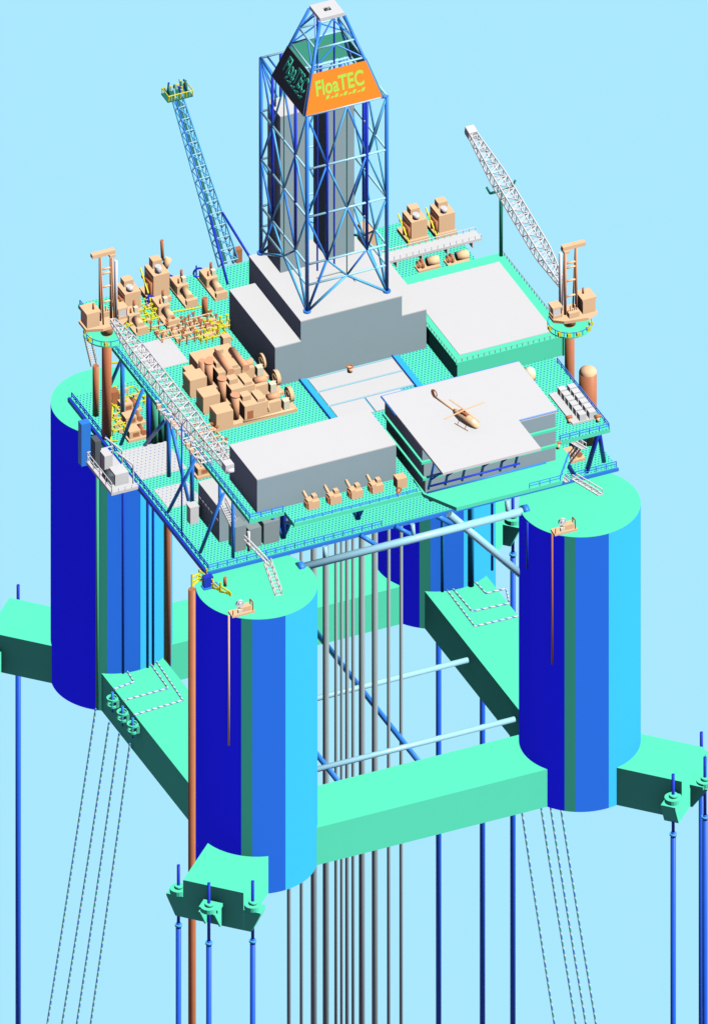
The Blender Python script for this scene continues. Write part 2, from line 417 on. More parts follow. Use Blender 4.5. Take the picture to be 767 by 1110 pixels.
railing([(70.5,-3.4),(82.1,-3.4),(82.1,24)], ZU, 'blue railing round the front right corner of the upper deck')
railing([(57,-17.3),(64.3,-17.3),(69.8,-9.6)], ZU, 'short blue railing at the right end of the plain terrace before the quarters', r=.1)
railing([(5.2,-8.6),(34.2,-8.6)], ZU, 'low blue railing before the row of apricot davits', r=.1, h=.7)

# deck edge beams (a truss girder line under the rails)
def beam(a, b, w, h, mat, label):
    a, b = Vector(a), Vector(b); d = (b-a).normalized(); c = Vector((-d.y, d.x, 0))*w/2; u = Vector((0,0,h))
    m = MB(a); m.hull8([a-c,b-c,b+c,a+c,a-c+u,b-c+u,b+c+u,a+c+u]); return solo(m, 'edge_girder', mat, label, 'girder', 'edge girders')
beam((-9.3,4.75,ZL-.9), (88,4.75,ZL-.9), .4, .8, 'blue', 'blue girder under the front edge of the lower deck')
beam((-9.6,78,ZL-1.2), (-9.6,4.5,ZL-1.2), .5, 1.1, 'dblue', 'dark blue girder under the left edge of the lower deck')
# corner shoe
t = thing('deck_shoe', (-9,5,72), 'dark blue corner shoe between lower deck and nearest column', 'deck shoe')
m = MB((-9,5,72)); m.box(-11,-8.9,3.0,4.4,71.9,75.2); m.build('upright', 'dblue', t); m = MB((-9,5,72)); m.box(-11.3,-7.6,2.6,4.35,71.9,72.6); m.build('foot', 'blue', t)

# trusses between the decks
t = thing('side_truss', (-2.2, 35, ZL), 'open blue truss carrying the left edge of the upper deck', 'truss')
o = (-2.2, 35, ZL)
for y in (66, 41.5, 29.2, 14.5, -.5+8):
    m = MB(o); m.tube((-2.2,y,ZL), (-2.2,y,ZU-1), .5 if y > 20 else .38, n=12); m.build('post', 'blue', t)
for a, b in (((-2.2,41.5,ZU-1),(-2.2,54.3,ZL)), ((-8,12,ZL),(-4,8.6,ZU-.4)), ((-8,29,ZL),(-3.4,24,ZU-.4)), ((-6.8,56.7,ZL),(-3.5,52.2,ZU-.4)), ((-2.2,41.5,ZU-1),(-2.2,31,ZL)), ((-2.2,66,ZU-1),(-2.2,75,ZL))):
    m = MB(o); m.tube(a, b, .4, n=10); m.build('diagonal', 'blue', t)
m = MB(o); m.tube((-9,19.5,ZL), (-9,19.5,ZU+13), .18, n=8); m.build('guide_rod', 'dblue', t)
m = MB(o); m.box(-2.8,-2.2,5,78,ZU-1.5,ZU-1.02); m.build('top_chord', 'blue', t)
t = thing('front_truss', (30, 10, ZL), 'dark blue V braces in the gap under the front of the upper deck', 'truss')
o = (30, 10, ZL)
for x in (10.8, 28.5, 46, 64):
    m = MB(o); m.tube((x,10,ZL), (x,10,ZU-1), .7, n=12); m.build('post', 'dblue', t)
    for s in (-1, 1):
        m = MB(o); m.tube((x,10,ZL), (x+s*7,10,ZU-1), .5, n=10); m.build('diagonal', 'blue', t)
for x in (6.5, 16, 22, 27.5, 33.5):
    m = MB(o); m.tube((x,-1,ZU-5), (x,-7.6,ZU-1), .45, n=8); m.build('outrigger_strut', 'dblue', t)

t = thing('side_truss', (81, 30, ZL), 'blue truss under the right edge of the upper deck', 'truss')
o = (81, 30, ZL)
for y in (-1, 14, 30, 46, 62):
    m = MB(o); m.tube((81,max(y,6),ZL), (81,y,ZU-1), .55, n=10); m.build('post', 'dblue', t)
for a, b in (((86,8,ZL),(81,0,ZU-1)), ((81,14,ZL),(81,0,ZU-1)), ((86,24,ZL),(81,20,ZU-1)), ((78,6,ZL),(70,-2,ZU-1))):
    m = MB(o); m.tube(a, b, .5, n=10); m.build('diagonal', 'dblue', t)

# ---------------------------------------------------------------- drill floor building
t = thing('drilling_module', (40, 41, ZU), 'stepped grey building with white roofs under the derrick', 'building')
o = (40, 41, ZU)
def blk(parent, o, x0, x1, y0, y1, z0, z1, name='block', wall='grey', roof='white'):
    w = MB(o).box(x0,x1,y0,y1,z0,z1-.25).build(name, wall, parent)
    r = MB(o).box(x0-.04,x1+.04,y0-.04,y1+.04,z1-.25,z1).build('roof', roof, w)
    return w
blk(t, o, 22.7, 28.8, 40.8, 65, ZU, ZU+10.3, 'side_block')
blk(t, o, 28.8, 52.8, 40.79, 68.2, ZU, ZU+15.5, 'main_block')
blk(t, o, 52.8, 58.6, 40.8, 66, ZU, ZU+10.3, 'side_block')
ZD = ZU+15.5
def rack(x0, x1, y0, y1, z0, z1, label):
    t = thing('pipe_setback', ((x0+x1)/2, (y0+y1)/2, z0), label, 'tower', 'setback towers inside the derrick')
    o = t.location.copy()
    MB(o).box(x0,x1,y0,y1,z0,z1-.2).build('casing', 'grey', t)
    MB(o).box(x0-.05,x1+.05,y0-.05,y1+.05,z1-.2,z1).build('cap', 'white', t)
rack(32.3, 39.1, 59.4, 66.2, ZD, ZD+41.2, 'left tall grey box tower standing inside the derrick')
rack(43.8, 50.3, 60.4, 67.6, ZD, ZD+42.5, 'right tall grey box tower standing inside the derrick')
m = MB((41,53,ZD)); m.path([(38.5,54,ZD+.3),(44,54,ZD+.3),(45.6,52.5,ZD+.3),(45.6,49.5,ZD+.3)], .14, 6); 
solo(m, 'hose', 'greytube', 'thin grey pipe bend lying on the drill floor roof', 'pipe')

# ---------------------------------------------------------------- derrick
X0, X1, Y0, Y1 = 31.5, 50.4, 43.5, 67.9; ZT = 159.5; ZK = 176.3; CX, CY = 41.7, 55.7
t = thing('derrick', (41, 55.7, ZD), 'tall blue lattice derrick with an orange sign near its top', 'derrick')
o = (41, 55.7, ZD)
bc = [(X0,Y0),(X1,Y0),(X1,Y1),(X0,Y1)]; tc = [(CX-2.9,CY-2.8),(CX+2.9,CY-2.8),(CX+2.9,CY+2.8),(CX-2.9,CY+2.8)]
pb = [(31.0,Y0),(49.2,Y0),(49.2,60.3),(31.0,60.3)]
def dp(i, z, side_u=0.0):
    """point on face i (corner i to i+1) at fraction side_u and height z"""
    k = max(0, (z-ZT)/(ZK-ZT))
    B_ = bc if z <= ZT else pb
    a = Vector(B_[i%4]).lerp(Vector(tc[i%4]), k); b = Vector(B_[(i+1)%4]).lerp(Vector(tc[(i+1)%4]), k)
    q = a.lerp(b, side_u); return Vector((q.x, q.y, z))
for i in range(4):
    m = MB(o); m.tube(dp(i,ZD), dp(i,ZT), .45, n=10); m.tube(dp(i,ZT), dp(i,ZT+.01), .38, n=10); m.tube(dp(i,ZT+.01), dp(i,ZK), .38, n=10)
    m.tube(dp(i,ZD), dp(i,ZD)+Vector((0,0,.4)), .9, n=10); m.build('leg', 'blue', t)
LV = [ZD+7, ZD+12.4, ZD+24.8, ZD+37.4, ZT]
for i in range(4):
    for z in LV:
        m = MB(o); m.tube(dp(i,z), dp(i,z,1), .26, n=8); m.build('girt', 'pblue', t)
    for z in (ZT+8.2, ZT+12):
        m = MB(o); m.tube(dp(i,z), dp(i,z,1), .22, n=8); m.build('girt', 'pblue', t)
    D = []
    z1, z2, z3, z4, z5 = LV
    for u, v in ((.25,0),(.25,.5),(.75,.5),(.75,1)):
        D += [((u,z4),(v,z5)), ((u,z4),(v,z3)), ((u,z2),(v,z3))]
    D += [((0,ZD),(.25,z2)), ((1,ZD),(.75,z2)), ((0,ZD),(.5,z1)), ((1,ZD),(.5,z1)), ((.5,z1),(.25,z2)), ((.5,z1),(.75,z2))]
    for (u,a),(v,b) in D:
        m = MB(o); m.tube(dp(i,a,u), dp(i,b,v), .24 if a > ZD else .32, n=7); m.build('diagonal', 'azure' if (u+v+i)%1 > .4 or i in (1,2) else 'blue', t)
    for u in ((.25,.75) if i != 1 else (.5,)):
        m = MB(o); m.tube(dp(i,z2,u), dp(i,z5,u), .38, n=8); m.build('mullion', 'dblue', t)
    m = MB(o); m.tube(dp(i,z1,.5), dp(i,z5,.5), .14, n=6); m.build('rod', 'green', t)
    for u, v in ((0,.5),(1,.5)):
        m = MB(o); m.tube(dp(i,ZT+8.2,u), dp(i,ZT+12,v), .18, n=6); m.build('diagonal', 'blue', t)
        m = MB(o); m.tube(dp(i,ZT+12,u), dp(i,ZK,v), .18, n=6); m.build('diagonal', 'blue', t)
for i in range(4):
    m = MB(o); m.tube(dp(i,ZT+.02), dp(i,ZT+.02,1), .28, n=8); m.build('girt', 'pblue', t)
for x in (X0+1.5, X1-1.5):
    m = MB(o); m.tube((x,60.3,ZT),(x,Y1,ZT),.24,n=7); m.build('girt','blue',t)
for a, b in (((X0,Y1,ZT),(X0,60.3,ZT-8)),((X1,Y1,ZT),(X1,60.3,ZT-8)),((X0,60.3,ZT-8),(X0+.2,60.3,ZT))):
    m = MB(o); m.tube(a,b,.22,n=7); m.build('diagonal','blue',t)
# guides running up inside
for x, y in ((40,57),(44,57)):
    m = MB(o); m.tube((x,y,ZD), (x,y,ZK), .22, n=6); m.build('guide_rail', 'dblue', t)
# crown block
m = MB(o)
for (x0,x1,y0,y1) in ((-2.9,2.9,-2.8,-.7),(-2.9,2.9,.7,2.8),(-2.9,-.8,-.7,.7),(.8,2.9,-.7,.7)): m.box(CX+x0,CX+x1,CY+y0,CY+y1,ZK,ZK+.9)
m.build('crown_platform', 'white', t)
MB(o).tube((CX,CY-.6,ZK+.2),(CX,CY+.6,ZK+.2),.6,n=14).build('crown_sheave', 'darkgrey', t)
# sign panels on the tapering part
ZS0, ZS1 = ZT+.15, ZT+7.6
def text_mesh(s, size):
    cu = bpy.data.curves.new('t', 'FONT'); cu.body = s; cu.size = size; cu.extrude = .06; cu.offset = .075*size/3; cu.shear = .12
    ob = bpy.data.objects.new('t', cu); COL.objects.link(ob); bpy.context.view_layer.update()
    dg = bpy.context.evaluated_depsgraph_get(); me = bpy.data.meshes.new_from_object(ob.evaluated_get(dg))
    bpy.data.objects.remove(ob); return me
for i in range(4):
    a, b, c_, d_ = dp(i,ZS0), dp(i,ZS0,1), dp(i,ZS1,1), dp(i,ZS1)
    n = (b-a).cross(d_-a).normalized(); ctr = (a+b+c_+d_)/4
    if n.dot(Vector((ctr.x-CX, ctr.y-CY, 0))) < 0: n = -n
    off = n*.42; th = n*.15
    m = MB(o); m.hull8([a+off,b+off,b+off+th,a+off+th,d_+off,c_+off,c_+off+th,d_+off+th])
    pn = m.build('sign_panel', 'sign' if i == 0 else 'charcoal' if i == 3 else 'teal', t)
    if i in (0, 3):
        pn['label'] = 'orange sign panel with lime letters' if i == 0 else 'dark sign panel with mint letters'
        ux = (b-a).normalized(); uy = n.cross(ux)
        if uy.z < 0: uy = -uy
        wid = (b-a).length; size = 4.1 if i == 0 else 4.6
        me = text_mesh('FloaTEC', size); xs = [v.co.x for v in me.vertices]; w = max(xs)-min(xs)
        sx_ = (11.6 if i == 0 else 10.6)/w
        base = (a+b)/2 + uy*((d_-a).dot(uy)*.43) + off + th + n*.08
        mat = Matrix((ux, uy, n)).transposed()
        for v in me.vertices:
            q = Vector(((v.co.x-min(xs))*sx_-w*sx_/2, v.co.y*1.1, v.co.z)); v.co = base+mat@q-Vector(o)
        me.name = 'lettering'; me.materials.clear(); me.materials.append(M['lime' if i == 0 else 'mint'])
        lo = bpy.data.objects.new('lettering', me); COL.objects.link(lo); lo.parent = pn
        m = MB(o); W2 = (11 if i == 0 else 10.4)/2; nn = 9     # ragged wave line below the name
        for k in range(nn):
            x = -W2+1.6+k*(2*W2-1.6)/nn; h = .5 if k%2 else 1.05
            pp = [base+ux*(x+dx)+uy*(dy-1.25-.03*k) for dx, dy in ((0,0),(.75,.1),(1.15,h*.8),(.35,h*.7))]
            m.hull8([q-n*.05 for q in pp]+[q+n*.05 for q in pp])
        m.build('wave_mark', 'lime' if i == 0 else 'mint', pn)

# ---------------------------------------------------------------- long front left building
t = thing('store_building', (16, 5, ZU), 'long low grey building with flat white roof at the front left of the deck', 'building')
blk(t, (16,5,ZU), -.8, 32.2, -2.1, 12.5, ZU+.004, ZU+9.1, 'wall')

# wellbay hatches
t = thing('well_bay_surround', (40,32,ZU), 'pale cyan frame round the white hatch covers', 'frame')
o = (40,32,ZU)
for x in (29.2, 51.2):
    m = MB(o); m.box(x-.75,x+.75,22,40.6,ZU+.005,ZU+.35); m.build('side_beam', 'cyan', t)
    m = MB(o); m.box(x-.95,x-.78,22,40.6,ZU+.005,ZU+.7); m.build('kerb', 'dblue', t)
for y in (40.2, 34.8, 28.9):
    m = MB(o); m.box(30,50.4,y-.16,y+.16,ZU+.005,ZU+.3); m.build('cross_beam', 'pblue', t)
k = 0
for y0, y1, xs in ((35.1,39.9,(30.1,50.3)),(29.2,34.5,(30.1,50.3)),(23,28.6,(30.1,38.6,47))):
    for x0, x1 in zip(xs, xs[1:]):
        lab = ['white hatch cover against the drilling building, rear row','white hatch cover in the middle row','white hatch cover in the front row, left of the thin beam','white hatch cover in the front row, right of the thin beam'][k]; k += 1
        m = MB(((x0+x1)/2,(y0+y1)/2,ZU)); m.box(x0+.1,x1-.1,y0,y1,ZU+.005,ZU+.25)
        solo(m, 'hatch_cover', 'white', lab, 'hatch', 'white hatch covers')
m = MB((47,22,ZU)); m.box(38.3,38.5,23,28.6,ZU+.26,ZU+.3); solo(m, 'divider', 'cyan', 'thin cyan strip between the two front hatch covers', 'beam')
t = thing('valve_unit', at(379,404,ZU), 'tiny apricot valve on the rear white hatch cover', 'valve'); 
m = MB(); m.tube((0,0,.26),(0,0,1.5),.6,n=10); m.build('body', 'orange', t); m = MB(); m.ring((0,0,1.5),.8,.3,.2); m.build('handwheel', 'brown', t)

# ---------------------------------------------------------------- mint building with white roof, right
t = thing('wellhead_module', (72,43,ZU), 'low mint green building with a large white roof panel behind the helideck', 'building')
o = (72,43,ZU)
MB(o).box(59.4,84.9,26.2,60,ZU+.004,ZU+4.9).build('wall', 'mint', t)
rf = MB(o).box(58.9,85.4,25.7,60.4,ZU+4.9,ZU+5.4).build('roof', 'mint', t)
MB(o).box(60.8,83.2,28.2,57.2,ZU+5.4,ZU+5.55).build('roof_panel', 'white', rf)
m = MB(o)
for a, b in (((59.05,60.2),(59.05,25.9)),((59.05,25.9),(85.2,25.9)),((85.2,25.9),(85.2,60.2))):
    a = Vector((*a,ZU+5.4)); b = Vector((*b,ZU+5.4)); n = int((b-a).length/1.3); H = Vector((0,0,.75))
    for i in range(n+1):
        q = a.lerp(b, i/n); m.tube(q, q+H, .1, n=5)
    m.tube(a+H, b+H, .05, n=5)
m.build('roof_rail', 'greytube', rf)
m = MB(o); m.box(84.3,84.6,25.9,26.18,ZU+.01,ZU+4.85); m.build('corner_trim', 'green', t)

# ---------------------------------------------------------------- quarters with helideck
t = thing('living_quarters', (50,0,ZU), 'grey three storey quarters building carrying the white helideck', 'building')
o = (50,0,ZU); ZH = ZU+13.1
for k in range(3):
    z0 = ZU+.01+k*4.35; dx = 0
    w = MB(o).box(35.7-k*.35,66.6,-9.7,10.2,z0,z0+3.75).build('storey', 'grey', t)
    if k < 2:
        MB(o).box(34.9-k*.35,66.9,-10.3,10.4,z0+3.75,z0+4.35).build('walkway', 'mint', t)
hd = MB(o); hd.prism([(34.5,-21.6),(57.8,-21.6),(57.8,-9.9),(67,-9.9),(67,10.6),(34.5,10.6)], ZH-.6, ZH); hd = hd.build('helideck', 'white', t)
m = MB(o)
def edge(pts):
    for a, b in zip(pts, pts[1:]):
        a = Vector((*a,ZH-.1)); b = Vector((*b,ZH-.1)); m.tube(a, b, .16, n=6)
edge([(66.6,10.7),(34.3,10.7),(34.3,3)]); m.build('edge_net', 'blue', hd)
m = MB(o); edge([(67.2,-9.9),(57.9,-9.9)]); m.build('edge_net', 'blue', hd)
xs_ = (36, 40, 44, 48.5, 53, 56.5)
for k, x in enumerate(xs_):
    mm = MB(o); mm.tube((x,-9.9,ZU+4.2),(x,-20.6,ZH-.7),.28,n=8); mm.build('support_strut','dblue',t)
    mm = MB(o); mm.tube((x,-10.6,ZU+1.6),(x,-14.5,ZH-.7),.3,n=8); mm.build('support_strut','blue',t)
    if k < 5 and k != 2:
        mm = MB(o); mm.tube((x,-12,ZU+4.9),(xs_[k+1],-18,ZH-.7),.22,n=8); mm.build('support_strut','dblue',t)
mm = MB(o); mm.tube((35.7,-12.2,ZU+3.4),(57,-12.2,ZU+3.4),.24,n=8); mm.build('support_beam','dblue',t)
mm = MB(o); mm.tube((35.7,-10.4,ZU+.5),(64,-10.4,ZU+.5),.2,n=8); mm.build('support_beam','blue',t)

# helicopter
a = at(469,441,ZH); b = at(517.6,469,ZH); d = (b-a); hd_ang = math.atan2(d.y, d.x)
c_ = a.lerp(b, .70)
t = thing('helicopter', (c_.x, c_.y, ZH), 'small apricot helicopter parked on the white helideck', 'helicopter', None, hd_ang)
def lathe_x(prof, n=16, zc=0):
    m = MB(); rings = []
    for x, r, ry, z in prof:
        rings.append([m.v((x, ry*math.cos(2*math.pi*i/n), z+r*math.sin(2*math.pi*i/n))) for i in range(n)])
    for A, B in zip(rings, rings[1:]):
        for i in range(n):
            f = m.bm.faces.new((A[i], A[(i+1)%n], B[(i+1)%n], B[i])); f.smooth = True
    m.bm.faces.new(rings[0]); m.bm.faces.new(rings[-1][::-1]); return m
body = lathe_x([(-3.4,.35,.3,2.3),(-2.4,.9,.85,2.0),(-1,1.15,1.15,1.85),(1,1.2,1.2,1.8),(2.5,1.05,1.1,1.7),(3.6,.7,.8,1.5),(4.2,.2,.25,1.3)]).build('fuselage', 'orange', t)
lathe_x([(2.2,.75,.85,2.05),(2.9,.7,.8,1.95),(3.6,.45,.5,1.75),(3.95,.1,.1,1.6)]).build('windscreen', 'cream', body)
m = MB(); m.tube((-3.2,0,2.4),(-9.3,0,2.9),.34,.2,n=12); m.build('tail_boom', 'orange', t)
m = MB(); m.hull8([(-9.6,-.1,2.7),(-8.7,-.1,2.7),(-8.7,.1,2.7),(-9.6,.1,2.7),(-10.2,-.06,4.4),(-9.6,-.06,4.4),(-9.6,.06,4.4),(-10.2,.06,4.4)]); m.build('tail_fin', 'brown', t)
m = MB(); m.ring((-9.7,.3,3.4),.95,.22,.12,'y',16); m.box(-9.75,-9.65,.3,.4,2.4,4.4); m.build('tail_rotor', 'brown', t)
m = MB(); m.box(-1.3,1.1,-.55,.55,2.8,3.45); m.build('engine_cowl', 'brown', t)
ro = MB().tube((0,0,3.3),(0,0,4.0),.2,n=10).build('rotor_mast', 'darkgrey', t)
for k in range(4):
    an = math.atan2(1,1.0)+k*math.pi/2+.65-hd_ang*0; u = Vector((math.cos(an), math.sin(an), 0)); w = Vector((-u.y,u.x,0))*.19
    m = MB(); z = Vector((0,0,3.95)); e = Vector((0,0,3.7)); T = Vector((0,0,.07))
    m.hull8([z-w,e+u*5.4-w,e+u*5.4+w,z+w,z-w+T,e+u*5.4-w+T,e+u*5.4+w+T,z+w+T]); m.build('rotor_blade', 'orange', t)
for s in (-1,1):
    m = MB(); m.tube((-1.8,s*1.2,.12),(2.3,s*1.2,.12),.1,n=6); m.tube((-1,s*1.2,.12),(-1,s*.6,1),.08,n=6); m.tube((1.3,s*1.2,.12),(1.3,s*.6,1),.08,n=6); m.build('skid', 'brown', t)
m = MB(); m.box(-.9,.4,-1.22,1.22,1.7,2.4); m.build('side_window', 'glass', t)

# ---------------------------------------------------------------- cranes
def lattice(m, L, w, h, n, r=.16, rl=.1, taper=.5):
    """boom along +Y from the origin"""
    def c(k, i):
        y = L*k/n; s = min(1, .35+k/n*3) * (1 if k/n < .7 else 1-(k/n-.7)/.3*taper)
        sx, sz = ((-1,-1),(1,-1),(1,1),(-1,1))[i%4]; return Vector((sx*w/2*s, y, sz*h/2*s))
    for i in range(4): m[0].path([c(k,i) for k in range(n+1)], r, 6)
    for k in range(n):
        for i in range(4):
            m[1].tube(c(k,i), c(k+1,(i+1)%4), rl, n=5) if (k+i)%2 else m[1].tube(c(k,(i+1)%4), c(k+1,i), rl, n=5)
            m[1].tube(c(k,(i+1)%4), c(k,i), rl, n=5)
def make_crane(loc, rz, label, boomL, tilt, pz=7.4):
    t = thing('pedestal_crane', loc, label, 'crane', 'pedestal cranes', rz)     # origin: slewing ring level
    m = MB(); m.tube((0,0,-28.2),(0,0,-.3),1.08,n=20); m.tube((0,0,-.3),(0,0,2.2),1.35,n=20); m.build('pedestal', 'brown', t)
    wk = MB().ring((0,0,-.9), 4.9, 3.75, .3, n=28).build('walkway_ring', 'mint', t)
    m = MB()
    for k in range(28):
        if k%2: continue
        an = 2*math.pi*k/28; q = Vector((4.75*math.cos(an), 4.75*math.sin(an), -.6)); m.tube(q, q+Vector((0,0,1.1)), .1, n=5)
    m.ring((0,0,.4),4.82,.14,.14,n=28); m.build('hoop_rail', 'blue', wk)
    for k in (1,5,9,14,17,19,21,24,26):
        an = 2*math.pi*k/28; q = Vector((4.6*math.cos(an), 4.6*math.sin(an), .3)); MB().box(q.x-.4,q.x+.4,q.y-.4,q.y+.4,-.6,.3).build('lamp_box', 'yellow', wk)
    m = MB(); m.prism([(-2.6,-3),(2.8,-3.8),(5.6,-2.4),(5.6,1.4),(2.0,2.6),(-2.6,2.2),(-4.6,.8),(-4.6,-1.6)], 2.2, 2.9); m.build('slewing_platform', 'orange', t)
    m = MB(); m.box(2.2,5.2,-2.2,1.2,2.9,6.4); hs = m.build('machinery_house', 'orange', t)
    MB().prism([(2.0,-2.4),(5.4,-2.4),(5.4,1.4),(2.0,1.4)],6.4,6.8).build('house_roof','orange',hs)
    MB().tube((3.2,0,6.8),(3.2,0,8.2),.25,n=8).build('exhaust','brown',hs)
    m = MB()
    for x in (-4.4,-2.4):
        for y in (-1.2,.9): m.tube((x,y,2.9),(x,y,5.4),.15,n=6)
    m.box(-4.6,-2.2,-1.4,1.1,5.4,5.8); m.box(-4.5,-2.4,-1.3,1.0,2.9,3.6); cb = m.build('cab', 'orange', t)
    MB().box(-4.3,-2.6,-1.1,.8,3.6,5.3).build('cab_glass', 'palegrey', cb)
    for x in (-1.3, 1.3):
        m = MB(); m.tube((x,-.6,2.9),(x,-.6,20),.34,n=8); m.tube((x,1.1,2.9),(x,-.2,19.6),.2,n=8); m.build('mast_post', 'tan', t)
    for z in (7.5, 11.5, 15, 16.2):
        m = MB(); m.tube((-1.3,-.6,z),(1.3,-.6,z),.24,n=7); m.build('mast_rung', 'orange', t)
    m = MB(); m.box(-2.0,3.4,-1.1,.1,20,20.9); m.box(-1.9,-.6,-1.6,.5,19.4,20); m.build('mast_head', 'orange', t)
    m = MB(); m.tube((-1.9,.6,2.9),(-1.9,.6,18.5),.38,n=10); m.build('ladder_tube', 'palegrey', t)
    m = MB()
    for k in range(5): m.tube((-1.0+k*.5,-1.6,2.9),(-1.0+k*.5,-1.6,4.6+k%2),.18,n=6)
    m.box(-1.2,1.2,-2.6,-1.2,2.9,4.2); m.build('winch_drum', 'orange', t)
    A, B = MB(), MB(); lattice((A,B), boomL, 3.1, 2.7, int(boomL/2.0), (.2), .115)
    bo = A.build('boom', 'palegrey', t); bo.location = (0,3.2,pz); bo.rotation_euler.x = tilt
    B.build('boom_lacing', 'palegrey', bo)
    m = MB(); m.box(-1.0,1.0,boomL-1.2,boomL+1.0,-1,1); m.tube((-.9,boomL+.6,-.6),(.9,boomL+.6,-.6),.7,n=12); m.build('boom_head', 'palegrey', bo)
    return t
CZ = 103.4
make_crane((84.4,22.6,CZ), 0, 'right hand apricot crane with white lattice boom raised to the rear', 50, math.atan2(10,49))
make_crane((-8.4,60.5,CZ), math.pi, 'left hand apricot crane with its grey lattice boom lying along the deck edge', 61, 0, 4.8)
# boom rest
t = thing('boom_rest', (85.0,59.3,ZU+5.4), 'dark green pole with a forked top holding up the right crane boom', 'boom rest')
o = (85.0,59.3,ZU+5.4)
m = MB(o); m.tube((84.6,59.3,ZU+5.4),(84.6,59.3,115),.42,n=10); m.build('pole', 'green', t)
m = MB(o); m.tube((82,59.3,115),(87.2,59.3,115),.3,n=8); m.build('cross_arm', 'green', t)
for x, s in ((82,-1),(87.2,1)): MB(o).tube((x,59.3,115),(x+s*.8,59.3,116.8),.25,n=8).build('fork', 'green', t)

# flare boom
t = thing('flare_boom', (32.3,86.5,ZU), 'blue lattice flare boom leaning out from the rear left of the deck', 'flare boom')
o = Vector((32.3,86.5,ZU)); tip = Vector((-.4, 26.2, 27.5)); 
def fb(k, i):
    w = 3.4-1.6*k; sx, sz = ((-1,-1),(1,-1),(1,1),(-1,1))[i%4]
    return tip*k+Vector((sx*w/2-.2, -sz*w*.36, sz*w*.42))+Vector((0,0,1.2))
N = 14
for i in range(4):
    m = MB(); m.tube(fb(0,i), fb(1,i), .2, n=7); m.build('chord', 'azure' if i != 3 else 'blue', t)
m = MB(); m2 = MB()
for k in range(N):
    a0, a1 = k/N, (k+1)/N
    for i in range(4):
        m.tube(fb(a0,i), fb(a1,(i+1)%4), .13, n=5); m2.tube(fb(a0,i), fb(a0,(i+1)%4), .13, n=5)
m.build('diagonal_lacing', 'azure', t); m2.build('cross_lacing', 'pblue', t)
m = MB()
for s in (-.35,.0,.35): m.tube(fb(0,3)+Vector((.5+s,0,-.6)), fb(1,3)+Vector((.5+s,0,-.6)), .16, n=6)
m.build('flare_pipe', 'green', t)
T = tip+Vector((0,0,1.4))
m = MB(); m.box(T.x-3.2,T.x+2.8,T.y-1.8,T.y+1.8,T.z,T.z+.3); tp = m.build('tip_platform', 'green', t)
m = MB()
for k in range(9):
    x = T.x-3+k*.72; m.tube((x,T.y-1.7,T.z+.3),(x,T.y-1.7,T.z+1.6),.12,n=5); m.tube((x,T.y+1.7,T.z+.3),(x,T.y+1.7,T.z+1.6),.12,n=5)
m.tube((T.x-3,T.y-1.7,T.z+1.6),(T.x-3,T.y+1.7,T.z+1.6),.13,n=5); m.tube((T.x+2.8,T.y-1.7,T.z+1.6),(T.x+2.8,T.y+1.7,T.z+1.6),.13,n=5)
for y in (-1.7,1.7): m.tube((T.x-3,T.y+y,T.z+1.6),(T.x+2.8,T.y+y,T.z+1.6),.13,n=5)
m.build('tip_rail', 'yellow', tp)
rt = random.Random(2)
for k in range(16):
    q = Vector((T.x+rt.uniform(-3,2.8), T.y+rt.uniform(-1.6,1.6), T.z+.3)); e = q+Vector((rt.uniform(-.9,.9), rt.uniform(-.9,.9), rt.uniform(.6,2.6)))
    MB().tube(q, e, .2, n=6).build('nozzle', ('yellow','green','pblue','dblue')[k%4], tp)
for dx in (-2,-.6,.9,2.0): MB().tube((T.x+dx,T.y,T.z+.3),(T.x+dx,T.y+.5,T.z+2.6+.4*(dx>0)),.3,n=8).build('burner', 'green', tp)
for s in (-1,1):
    m = MB(); m.tube((s*4+1,-6,0.1), fb(.28,2 if s > 0 else 3), .3, n=7); m.build('back_stay', 'dblue', t)

# ---------------------------------------------------------------- machinery
# three turbine generators
ga = at(207,432,ZU)
def make_gen(loc, label):
    t = thing('turbine_generator', loc, label, 'generator', 'turbine generators in a stepped row')
    MB().box(0,19,0,4.6,0,.8).build('skid_base', 'orange', t)
    m = MB(); m.box(-.3,3.7,-.2,3.5,.8,4.8); m.build('filter_house', 'orange', t)
    MB().box(-.34,-.3,.1,3.2,1.1,4.5).build('filter_face', 'brown', t)
    m = MB(); m.tube((5.2,2.2,.8),(5.2,2.2,6.6),.9,n=14); m.tube((5.2,2.2,6.6),(5.2,2.2,7.0),1.05,n=14); m.build('exhaust_stack', 'tan', t)
    m = MB(); m.box(6.6,12.2,.2,4.4,.8,4.6); bd = m.build('enclosure', 'orange', t)
    MB().box(7.2,8.6,.14,.2,1.2,3.2).build('access_door', 'brown', bd)
    MB().box(9.8,11.6,.5,4.1,4.6,5.4).build('duct', 'orange', bd); MB().box(7,9.0,2.2,4.2,4.6,5.8).build('duct', 'orange', bd)
    m = MB(); m.box(12.4,15.4,.6,4.0,.8,3.6); m.build('gearbox', 'orange', t)
    m = MB(); m.tube((12.8,2.3,3.9),(15.6,2.3,3.9),.8,n=12); m.build('casing', 'tan', t)
    m = MB(); m.box(16,17.4,.4,1.9,.8,3.1); m.build('panel_box', 'cream', t)
    m = MB(); m.ring((18.0,3.0,2.9),1.75,.7,.9,'x',20); m.tube((17.9,3.0,3.0),(18.8,3.0,3.0),.7,n=12); m.tube((18.4,3,.8),(18.4,3,1.6),.4,n=8); m.build('fan_ring', 'orange', t)
    m = MB(); m.tube((6.0,-.3,1.2),(18,-.3,1.2),.25,n=8); m.tube((12.2,-.2,2),(12.2,1,4),.25,n=8); m.build('fuel_pipe', 'orange', t)
    return t
g0 = make_gen((ga.x, ga.y, ZU), 'rearmost of three apricot turbine generators, beside the two roof drums')
